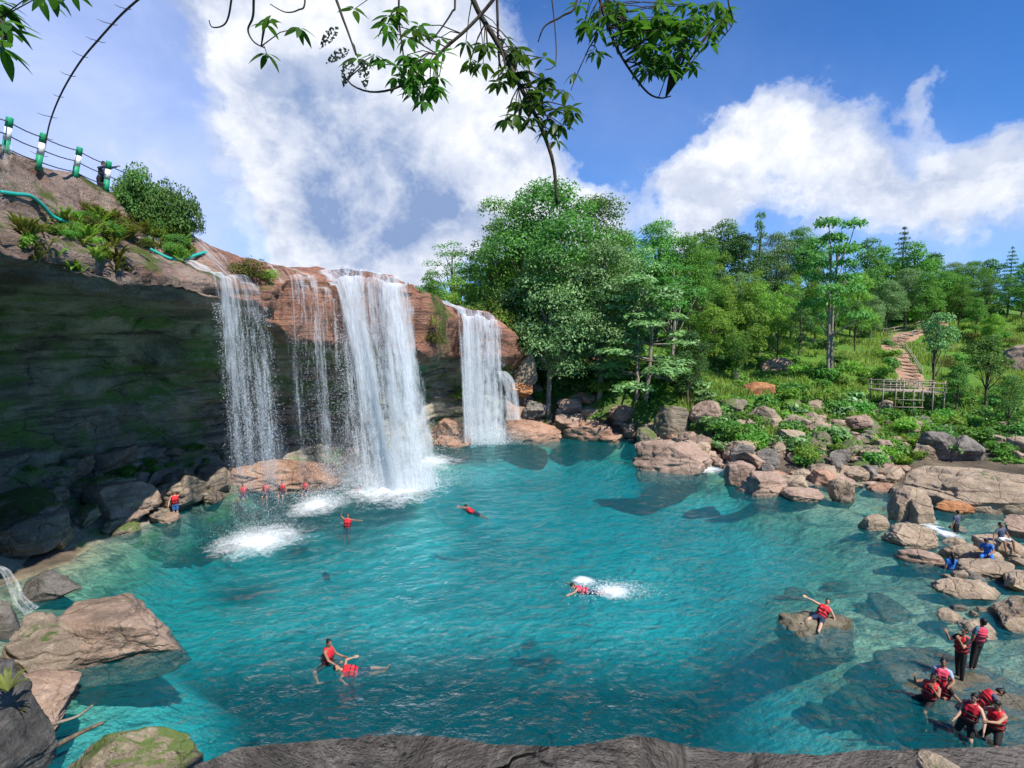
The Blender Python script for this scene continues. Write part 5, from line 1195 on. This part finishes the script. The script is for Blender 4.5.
# the insect eaten leaves
r_h = random.Random(8); V = []; Q = []
for px, py, dx, dz in ((339, 27, -.7, -.6), (350, 50, -.9, -.35), (362, 58, .1, -1), (352, 58, -.4, -1)):
    v, q = nleaf(at(px, py, 4.15) - OT, Vector((dx, 0, dz)), .2, .045, Vector((0.2, -1, .2))); b = len(V); V += [tuple(x) for x in v]; Q += [tuple(np.array(x) + b) for x in q]
t = NT('leaf_eaten'); hn = t.noise(t.n('ShaderNodeTexCoord').outputs['Object'], 60, 2, .4); p_ = t.pbr((.03, .04, .03), .6); tr = t.n('ShaderNodeBsdfTransparent'); m = t.n('ShaderNodeMixShader'); t.set(m.inputs[0], t.ramp(hn, [(.52, 0), (.54, 1)])); t.set(m.inputs[1], p_); t.set(m.inputs[2], tr)
eo = link('eaten_leaves', npmesh('eaten_leaves', V, [Q], t.surf(m), smooth=False), over); eo['label'] = 'dark leaves eaten full of holes'
# unseen crown of that tree and an added neighbour, both placed to cast shade
cl = [((rng.uniform(-7, 2), rng.uniform(-9, -2), rng.uniform(15.5, 20)), (1.7, 1.7, 1.1)) for i in range(26)]
cl = [((c[0] - OT.x, c[1] - OT.y, c[2] - OT.z), r) for c, r in cl]
link('crown', crownmesh('crown', cl, 90, .3, 40, L_deep), over)
tree('round_c', (-13, 1.5, 7.5), 13, .8, 'broad unseen tree added left of the viewpoint to cast shade')
# ---------------------------------------------------------------- people
def skinmat(name, c):
    t = NT(name); p = t.n('ShaderNodeTexCoord').outputs['Object']; n = t.noise(p, 9, 4)
    return t.surf(t.pbr(t.mix(n, tuple(x * .85 for x in c), tuple(x * 1.12 for x in c)), .5, None, .35))
SK = [skinmat('skin_brown', (.30, .155, .095)), skinmat('skin_tan', (.42, .235, .15)), skinmat('skin_light', (.52, .32, .22))]
M_eye = plain('eye_dark', (.02, .015, .012), .3, .1); M_lip = plain('lip', (.28, .09, .075), .5, .1)
M_hair = plain('hair_black', (.012, .010, .009), .45, .3, 40, .4)
def cloth(name, c, r=.75): return plain(name, c, r, .18, 9, .35)
M_vest = cloth('vest_red', (.62, .022, .035), .6); M_vestd = cloth('vest_crimson', (.40, .012, .03), .6); M_pinkv = cloth('vest_pink', (.70, .07, .13), .6); M_strap = cloth('strap_black', (.02, .02, .024), .5)
M_navy = cloth('cloth_navy', (.018, .03, .07)); M_black = cloth('cloth_black', (.018, .018, .02)); M_blue = cloth('cloth_blue', (.03, .16, .55)); M_teal = cloth('cloth_teal', (.05, .16, .22)); M_white_c = cloth('cloth_white', (.75, .75, .74)); M_slate = cloth('cloth_slate', (.07, .09, .15)); M_sleeve = cloth('cloth_light_blue', (.30, .42, .55)); M_shorts_b = cloth('cloth_shorts_blue', (.04, .12, .30))

def blob(name, caps, voxel, mats, smooth_it=3):
    """caps: (p0, p1, r0, r1) tapered capsules or ('e', centre, axes 3x3, radii) ellipsoids -> one continuous remeshed surface"""
    bm = bmesh.new()
    for c in caps:
        if c[0] == 'e':
            M = Matrix(c[2]).transposed().to_4x4(); M = Matrix.Translation(c[1]) @ M @ Matrix.Diagonal((*c[3], 1)); bmesh.ops.create_icosphere(bm, subdivisions=3, radius=1, matrix=M)
        else:
            p0, p1, r0, r1 = Vector(c[0]), Vector(c[1]), c[2], c[3]; d = p1 - p0; L_ = d.length
            for p, r in ((p0, r0), (p1, r1)): bmesh.ops.create_icosphere(bm, subdivisions=2, radius=r, matrix=Matrix.Translation(p))
            if L_ > 1e-4:
                M = Matrix.Translation((p0 + p1) / 2) @ d.to_track_quat('Z', 'Y').to_matrix().to_4x4()
                bmesh.ops.create_cone(bm, cap_ends=True, segments=14, radius1=r0, radius2=r1, depth=L_, matrix=M)
    me = bpy.data.meshes.new(name); bm.to_mesh(me); bm.free()
    tmp = bpy.data.objects.new('tmp', me); COL.objects.link(tmp)
    m = tmp.modifiers.new('r', 'REMESH'); m.mode = 'VOXEL'; m.voxel_size = voxel; m.use_smooth_shade = True
    s = tmp.modifiers.new('s', 'SMOOTH'); s.iterations = smooth_it; s.factor = .5
    dg = bpy.context.evaluated_depsgraph_get(); out = bpy.data.meshes.new_from_object(tmp.evaluated_get(dg)); out.name = name
    bpy.data.objects.remove(tmp); bpy.data.meshes.remove(me)
    out.materials.clear()
    for x in mats: out.materials.append(x)
    out.polygons.foreach_set('use_smooth', np.ones(len(out.polygons), bool))
    return out
def person(label, pos, up=(0, 0, 1), face=(0, -1, 0), la=None, ra=None, ll=None, rl=None, head=None, look=None, sc=1.0, skin=0, vest=None, shirt=None, sleeves=False, legs=None, legm=None, shoes=None, hair='short', vox=.013, group=None):
    """pos: pelvis. Directions are in the world: up = torso axis, face = where the chest points; arms/legs (upper, lower) directions; la/ll are the person's own left."""
    S = sc; U = Vector(up).normalized(); Fd = Vector(face); Fd = (Fd - U * Fd.dot(U)).normalized(); Lf = U.cross(Fd).normalized()
    ax = [tuple(Lf), tuple(Fd), tuple(U)]
    def n(v): return Vector(v).normalized()
    P = Vector((0, 0, 0)); chest = P + U * .33 * S; sh = P + U * .45 * S; nk = P + U * .52 * S
    hu = n(head) if head is not None else U
    hc = nk + hu * .155 * S; lk = Vector(look) if look is not None else Fd; lk = (lk - hu * lk.dot(hu)).normalized(); hl = hu.cross(lk)
    caps = []
    for f, a, b in ((-.02, .155, .105), (.06, .15, .10), (.15, .135, .092), (.24, .145, .10), (.33, .165, .112), (.41, .17, .10)):
        caps.append(('e', P + U * f * S, ax, (a * S, b * S, .085 * S)))
    caps.append((sh - Lf * .13 * S, sh + Lf * .13 * S, .062 * S, .062 * S)); caps.append((P + U * .44 * S, nk + hu * .05 * S, .062 * S, .052 * S))
    hax = [tuple(hl), tuple(lk), tuple(hu)]
    caps.append(('e', hc + hu * .02 * S, hax, (.074 * S, .092 * S, .098 * S))); caps.append(('e', hc - hu * .05 * S + lk * .025 * S, hax, (.056 * S, .062 * S, .062 * S)))
    caps.append((hc + lk * .088 * S + hu * .012 * S, hc + lk * .104 * S - hu * .018 * S, .010 * S, .017 * S))
    for sg in (-1, 1): caps.append(('e', hc + hl * sg * .076 * S - lk * .005 * S, hax, (.012 * S, .022 * S, .034 * S)))
    J = {}
    for sg, arm, leg, nm in ((1, la, ll, 'l'), (-1, ra, rl, 'r')):
        a1, a2 = (n(arm[0]), n(arm[1])) if arm else (n(-U + Lf * sg * .18), n(-U + Fd * .25 + Lf * sg * .05))
        s0 = sh + Lf * sg * .175 * S - U * .01 * S; e0 = s0 + a1 * .28 * S; w0 = e0 + a2 * .245 * S
        caps += [(s0, e0, .052 * S, .042 * S), (e0, w0, .042 * S, .028 * S)]
        # hand: palm, four unequal curled fingers, thumb from the side of the palm
        pn = a2.cross(U if abs(a2.dot(U)) < .9 else Fd).normalized(); ps = a2.cross(pn).normalized()
        pc = w0 + a2 * .045 * S; caps.append(('e', pc, [tuple(pn), tuple(ps), tuple(a2)], (.018 * S, .040 * S, .052 * S)))
        for k, fl in enumerate((.070, .082, .076, .058)):
            b0 = w0 + a2 * .085 * S + ps * (k - 1.5) * .024 * S; d1 = (a2 + ps * (k - 1.5) * .09).normalized(); b1 = b0 + d1 * fl * .55 * S; b2 = b1 + (d1 + pn * .45).normalized() * fl * .5 * S
            caps += [(b0 - a2 * .02 * S, b1, .0115 * S, .0105 * S), (b1, b2, .0105 * S, .009 * S)]
        t0 = w0 + a2 * .03 * S + ps * -.034 * S; t1 = t0 + (a2 * .6 - ps * .8 + pn * .2).normalized() * .035 * S; caps += [(t0, t1, .014 * S, .012 * S), (t1, t1 + (a2 - ps * .3 + pn * .3).normalized() * .03 * S, .012 * S, .010 * S)]
        l1, l2 = (n(leg[0]), n(leg[1])) if leg else (n(-U), n(-U))
        h0 = P + Lf * sg * .088 * S - U * .03 * S; k0 = h0 + l1 * .42 * S; a0 = k0 + l2 * .41 * S
        caps += [(h0, k0, .082 * S, .056 * S), (k0, k0.lerp(a0, .35), .056 * S, .056 * S), (k0.lerp(a0, .35), a0, .056 * S, .036 * S)]
        fd = Fd - l2 * Fd.dot(l2); fd = (fd.normalized() * .9 + l2 * .35).normalized() if fd.length > .1 else n(l2 + U * .1)
        caps += [(a0 - fd * .03 * S + l2 * .03 * S, a0 + fd * .15 * S + l2 * .05 * S, .034 * S, .026 * S)]
        J[nm] = (s0, e0, w0, h0, k0, a0, fd, l2)
    me = blob('person', caps, vox * S, [SK[skin], M_eye, M_lip], 3)
    pc_ = np.empty(len(me.polygons) * 3, np.float32); me.polygons.foreach_get('center', pc_); pc_ = pc_.reshape(-1, 3); mi = np.zeros(len(pc_), np.int32)
    for sg in (-1, 1): mi[np.linalg.norm(pc_ - np.array(hc + lk * .088 * S + hl * sg * .031 * S + hu * .018 * S), axis=1) < .017 * S] = 1
    mi[np.linalg.norm((pc_ - np.array(hc + lk * .086 * S - hu * .052 * S)) * np.array([1, 1, 1.4]), axis=1) < .02 * S] = 2
    me.polygons.foreach_set('material_index', mi)
    o = link('person', me, loc=pos); tag(o, label, 'person', group)
    def torso(f0, f1, grow, extra=()):
        c = []
        for f, a, b in ((-.06, .15, .11), (.0, .155, .105), (.06, .15, .10), (.15, .135, .092), (.24, .145, .10), (.33, .165, .112), (.41, .17, .10)):
            if f0 <= f <= f1: c.append(('e', P + U * f * S, ax, ((a + grow) * S, (b + grow) * S, .082 * S)))
        return c + list(extra)
    if legs:     # 'shorts' or 'trousers'
        c = torso(-.06, .07, .014)
        for nm in 'lr':
            s0, e0, w0, h0, k0, a0, fd, l2 = J[nm]
            c += [(h0, h0.lerp(k0, .72 if legs == 'shorts' else 1), .098 * S, (.083 if legs == 'shorts' else .072) * S)]
            if legs == 'trousers': c += [(k0, k0.lerp(a0, .93), .072 * S, .052 * S)]
        link(legs, blob(legs, c, .016 * S, [legm or M_navy], 2), o)
    if shirt:
        c = torso(-.06, .41, .012) + [(sh - Lf * .13 * S, sh + Lf * .13 * S, .07 * S, .07 * S)]
        for nm in 'lr':
            s0, e0, w0 = J[nm][:3]
            c += [(s0, e0.lerp(s0, .0 if sleeves else .45), .064 * S, .056 * S)]
            if sleeves: c += [(e0, w0.lerp(e0, .08), .056 * S, .042 * S)]
        link('shirt', blob('shirt', c, .016 * S, [shirt], 2), o)
    if vest:
        c = torso(.06, .41, .045)
        for sg in (-1, 1): c += [(P + U * .30 * S + Lf * sg * .085 * S + Fd * .115 * S, P + U * .46 * S + Lf * sg * .085 * S + Fd * .06 * S, .058 * S, .05 * S), (P + U * .46 * S + Lf * sg * .085 * S + Fd * .06 * S, P + U * .47 * S + Lf * sg * .085 * S - Fd * .06 * S, .05 * S, .05 * S), (P + U * .14 * S + Lf * sg * .085 * S + Fd * .1 * S, P + U * .26 * S + Lf * sg * .085 * S + Fd * .11 * S, .055 * S, .055 * S)]
        c += [(P + U * .47 * S - Lf * .07 * S - Fd * .08 * S, P + U * .47 * S + Lf * .07 * S - Fd * .08 * S, .05 * S, .05 * S)]
        v = link('life_vest', blob('life_vest', c, .018 * S, [vest], 2), o)
        for f, ga in ((.11, .058), (.25, .064)):
            ring = [P + U * f * S + Lf * math.cos(q) * (.142 + ga) * S + Fd * math.sin(q) * (.105 + ga + .015 * (math.sin(q) > 0)) * S for q in np.linspace(0, 2 * PI, 29)]
            mb = MB(); mb.tube(ring, .016 * S, 6); mb.build('strap', M_strap, v)
    if hair:
        hk = M_hair; c = [('e', hc + hu * .035 * S - lk * .012 * S, hax, (.082 * S, .094 * S, .096 * S)), ('e', hc - lk * .035 * S - hu * .01 * S, hax, (.078 * S, .070 * S, .085 * S))]
        cc = hc + lk * .09 * S - hu * .02 * S
        if hair == 'long': c += [(hc - lk * .07 * S + hu * .01 * S, nk - Fd * .11 * S - U * .02 * S, .062 * S, .055 * S), (nk - Fd * .11 * S - U * .02 * S, nk - Fd * .135 * S - U * .2 * S, .055 * S, .03 * S)]
        if hair == 'bun': c += [('e', hc - lk * .10 * S + hu * .06 * S, hax, (.045 * S,) * 3)]
        h_ = blob('hair', c, .012 * S, [hk], 2); link('hair', h_, o)
    return o
X_, Y_, Z_ = Vector((1, 0, 0)), Vector((0, 1, 0)), Vector((0, 0, 1))
def W(px, py, z=0.0): return wat(px, py, z)
# far ones (coarser voxels)
v = .02
g = hit(100, 183); Yp = (g.y if g else 27) + .25; pp = at(100.5, 178, Yp)
person('person in dark clothes leaning on the clifftop railing with one arm stretched out', pp, (.35, -.1, 1), (1, -.3, 0), la=((.9, .3, .45), (1, .1, .25)), ra=((.9, -.2, .1), (1, 0, .25)), ll=((.05, 0, -1), (0, 0, -1)), rl=((-.05, .1, -1), (0, 0, -1)), shirt=M_slate, sleeves=True, legs='trousers', legm=M_black, vox=v, skin=1)
p = W(176, 520, -.3); person('swimmer in red vest and blue shorts standing at the shaded bank, arm raised', p + Z_ * .95, (0, 0, 1), (.5, -1, 0), la=((.8, -.2, .55), (.8, -.1, .6)), ra=((-.3, -.3, -1), (.1, -.5, -.8)), vest=M_vest, legs='shorts', legm=M_shorts_b, vox=v, skin=2)
for px, py, lab, kw in [(244, 496, 'swimmer in a red vest chest deep, leftmost of the row at the pink platform', dict(face=(.6, -1, 0), la=((.9, -.4, -.3), (1, -.4, 0)))), (267, 494, 'swimmer in a red vest holding out an arm, second from left at the pink platform', dict(face=(.3, -1, 0), la=((.4, -.9, -.4), (.8, -.6, -.3)))),
      (283, 493, 'swimmer in a red vest, third from left in the row at the pink platform', dict(face=(0, -1, 0), skin=1)), (306, 492, 'swimmer in a red vest at the right end of the row before the pink platform', dict(face=(-.5, -1, 0)))]:
    person(lab, W(px, py + 3) + Z_ * .3, (0, -.1, 1), vest=M_vest, ll=((.1, -.8, -.3), (0, 0, -1)), rl=((-.1, -.8, -.3), (0, 0, -1)), vox=v, legs='shorts', **kw)
g = hit(296, 482); p = W(297, 485, .3); person('swimmer in a red vest sitting on the rim of the pink platform above the row', p + Z_ * .25, (.1, -.1, 1), (-.3, -1, 0), vest=M_vest, ll=((.2, -1, 0), (0, -.1, -1)), rl=((-.2, -1, 0), (0, -.1, -1)), legs='shorts', vox=v)
person('swimmer whose red vest barely shows in the foam of the main fall', W(358, 493) + Z_ * -.12, (.3, -.3, 1), (0, -1, .2), vest=M_vest, ll=((0, .3, -1), (0, .5, -1)), rl=((0, .2, -1), (0, .5, -1)), vox=v)
person('swimmer floating upright with arms spread near the left foam patch', W(347, 527) + Z_ * -.05, (.05, .25, 1), (0, -1, .2), la=((1, -.1, -.1), (1, -.2, .0)), ra=((-.6, 0, .6), (.3, -.1, 1)), vest=M_vest, ll=((.1, -.5, -.9), (0, .2, -1)), rl=((-.1, -.5, -.9), (0, .2, -1)), legs='shorts', vox=v)
person('lone swimmer in a red vest paddling on open water right of the main fall', W(474, 513) + Z_ * .0, (-.85, .25, .42), (-.35, -.75, -.5), head=(-.3, 0, 1), look=(-1, -.6, 0), la=((-.7, -.5, .1), (-.9, .2, .3)), ra=((-1, .4, .25), (-1, .3, .5)), vest=M_vest, ll=((1, -.3, -.3), (1, -.2, -.5)), rl=((1, .1, -.4), (1, .1, -.4)), legs='shorts', vox=v)
person('swimmer in a red vest kicking up white spray in the middle of the pool', W(588, 592) + Z_ * .02, (-1, .2, .18), (-.1, -.35, -1), head=(-.7, .1, .6), look=(-1, -.3, .1), la=((-.5, -.9, -.1), (-.9, -.5, -.1)), ra=((-.4, 1, .2), (-.9, .7, -.1)), vest=M_pinkv, ll=((1, -.2, -.05), (1, -.25, .1)), rl=((1, .15, -.1), (1, .2, 0)), legs='shorts', vox=.015, skin=1)
# the pair at the left of the middle
v = .013
person('swimmer in a red vest kneeling in the shallows at the left, seen from the side', W(327, 661, .05) + Z_ * -.06, (.12, .0, 1), (1, -.35, 0), la=((.5, .2, -1), (1, -.1, -.35)), ra=((.55, -.35, -.9), (1, -.2, -.45)), ll=((1, .2, -.15), (-.3, .2, -.6)), rl=((-.6, -.8, -.12), (.6, -.8, -.3)), look=(.8, -.7, -.1), vest=M_vest, legs='shorts', legm=M_black, vox=v, hair='bun')
person('swimmer in a red vest floating on the back with bare legs stretched to the right', W(358, 668) + Z_ * -.14, (-1, -.12, .2), (0, -.25, 1), head=(-.9, 0, .45), look=(.2, -.2, 1), la=((-.1, .6, .1), (.8, .5, 0)), ra=((0, -.7, .1), (.7, -.6, 0)), vest=M_vest, ll=((1, .12, .08), (1, .08, -.05)), rl=((1, -.05, .12), (1, .22, .06)), legs='shorts', legm=M_navy, vox=v, skin=1)
# reclining on the weedy rock
p = hitb(820, 620) or W(820, 620); person('swimmer in red vest and dark shorts reclining on the weedy rock, arm out', p + Z_ * .12, (.62, .45, .55), (-.45, -.55, .75), head=(.35, .1, .9), look=(-.4, -.9, .3), ra=((-1, .25, .55), (-1, .1, .5)), la=((.35, -.35, -.9), (.0, -.35, -1)), ll=((-.6, -.85, -.1), (-.6, -.75, -.25)), rl=((-.98, -.45, .02), (-.85, -.5, -.25)), vest=M_vest, legs='shorts', legm=M_navy, vox=v, skin=2)
# on the rocks of the river mouth
p = hitb(955, 544) or at(955, 541, 28.6); person('slim bather in dark clothes standing upright on a flat rock', p + Z_ * .88, (0, 0, 1), (-.4, 1, 0), shirt=M_slate, legs='trousers', legm=M_black, vox=v, ll=((.04, 0, -1), (.0, 0, -1)), rl=((-.04, 0, -1), (0, 0, -1)), skin=1)
p = hitb(951, 572) or at(951, 573, 25.2); person('long haired bather in a bright blue shirt seated with back turned on a low rock', p + Z_ * .08, (.02, .05, 1), (.15, 1, 0), shirt=M_blue, sleeves=False, legs='shorts', legm=M_navy, ll=((-.3, .9, .15), (0, .4, -1)), rl=((.9, .5, .1), (.9, .2, -.2)), ra=((.5, .5, -.8), (.9, .5, -.2)), hair='long', vox=v, skin=1)
p = hitb(988, 556) or at(989, 555, 26.6); person('bather in a blue garment sitting bent forward on the rocks, head lowered', p + Z_ * .10, (-.25, -.05, 1), (-.8, -.55, 0), head=(-.5, -.3, .8), la=((-.2, -.7, -.8), (-.9, -.4, -.2)), ra=((-.4, 0, -.9), (-.9, -.5, .1)), shirt=M_blue, legs='trousers', legm=M_blue, ll=((-.5, -.8, -.15), (.3, -.3, -1)), rl=((-.8, -.4, -.1), (0, -.2, -1)), vox=v)
p = hitb(1001, 541) or at(1001, 540, 27.8); person('bather in a dark top and white shorts sitting on the stepped rock', p + Z_ * .12, (-.12, .0, 1), (.1, -1, 0), la=((.7, .1, -.9), (.5, -.1, -1)), ra=((-.7, -.2, -.8), (-.5, -.5, -.8)), shirt=M_slate, legs='shorts', legm=M_white_c, ll=((.3, -1, .1), (0, -.3, -1)), rl=((-.3, -1, .1), (0, -.3, -1)), vox=v)
# the group at the lower right
v = .012
p = W(959, 678) + Z_ * .84; person('swimmer in red vest and black leggings standing, hands before the face', p, (.08, 0, 1), (-1, -.15, 0), la=((-.8, -.3, -.5), (-.5, .1, 1)), ra=((-.8, .1, -.5), (-.5, -.1, 1)), vest=M_vest, shirt=M_black, legs='trousers', legm=M_black, ll=((-.1, -.1, -1), (.02, 0, -1)), rl=((.12, .1, -1), (.05, 0, -1)), vox=v, skin=1)
p = W(976, 668) + Z_ * .86; person('standing swimmer in a pink-red vest over a teal shirt, back to the viewer', p, (.15, 0, 1), (-.2, 1, 0), vest=M_pinkv, shirt=M_teal, legs='trousers', legm=M_black, ll=((-.1, .05, -1), (-.1, 0, -1)), rl=((-.22, 0, -1), (-.1, 0, -1)), vox=v)
p = W(928, 702) + Z_ * .12; person('swimmer crouching waist deep in a red vest at the left end of the group', p, (.15, -.1, 1), (-1, -.4, 0), la=((-.6, -.7, -.3), (-.5, .2, .8)), ra=((-.8, .2, -.2), (-.3, -.3, .6)), head=(.1, -.1, 1), vest=M_vest, legs='shorts', legm=M_black, ll=((-.7, -.4, -.5), (.3, 0, -1)), rl=((-.7, .4, -.5), (.3, 0, -1)), vox=v)
p = W(940, 692) + Z_ * .25; person('swimmer with pale blue sleeves under a pinkish vest, crouched in the group', p, (.05, 0, 1), (-.5, -.8, 0), la=((-.1, -.7, -.7), (-.8, -.5, -.1)), vest=M_pinkv, shirt=M_sleeve, legs='shorts', legm=M_black, ll=((-.5, -.7, -.5), (0, .2, -1)), rl=((-.7, -.2, -.5), (0, .2, -1)), vox=v)
p = at(941, 708, 15.4) + Z_ * .25; person('tall swimmer in crimson vest and black leggings leaning right, feet under water', p, (.32, .1, 1), (.8, -.3, 0), la=((.5, .1, -.9), (.5, -.2, -.8)), ra=((.5, -.5, -.8), (.6, -.4, -.6)), vest=M_vestd, shirt=M_black, legs='trousers', legm=M_black, ll=((-.25, -.1, -1), (-.3, -.15, -1)), rl=((-.32, -.1, -1), (-.35, -.1, -1)), vox=v)
p = W(966, 736) + Z_ * .45; person('swimmer in a crimson vest reaching a long bare arm down to the water', p, (.2, -.05, 1), (-.8, -.6, 0), ra=((-.5, -.3, -.9), (-.85, -.3, -.65)), la=((-.2, -.8, -.7), (-.5, -.5, -.7)), head=(-.1, -.2, 1), vest=M_vestd, legs='shorts', legm=M_black, ll=((-.3, -.4, -1), (.1, .2, -1)), rl=((-.3, .1, -1), (.1, .2, -1)), vox=v, skin=2)
p = W(976, 715) + Z_ * .35; person('swimmer bending forward to the right with a slate shirt under the vest, head down', p, (.75, -.1, .65), (.5, -.4, -.7), head=(.9, -.2, .3), look=(.4, -.5, -.8), la=((.1, .2, -1), (.3, .1, -1)), ra=((.2, -.3, -.9), (.3, -.2, -.9)), vest=M_vest, shirt=M_slate, legs='trousers', legm=M_black, ll=((-.1, .1, -1), (0, 0, -1)), rl=((-.1, -.1, -1), (0, 0, -1)), vox=v)
p = W(994, 741) + Z_ * .35; person('swimmer in a bright vest stretching both arms sideways, right end of the group', p, (.08, .0, 1), (-1, -.3, .1), head=(-.35, -.1, .9), la=((-.9, -.3, -.35), (-1, .0, .12)), ra=((-.9, .15, -.3), (-1, .0, .05)), vest=M_vest, legs='shorts', legm=M_black, ll=((-.5, -.5, -.8), (.2, .1, -1)), rl=((-.6, .2, -.8), (.2, .1, -1)), vox=v, skin=1)
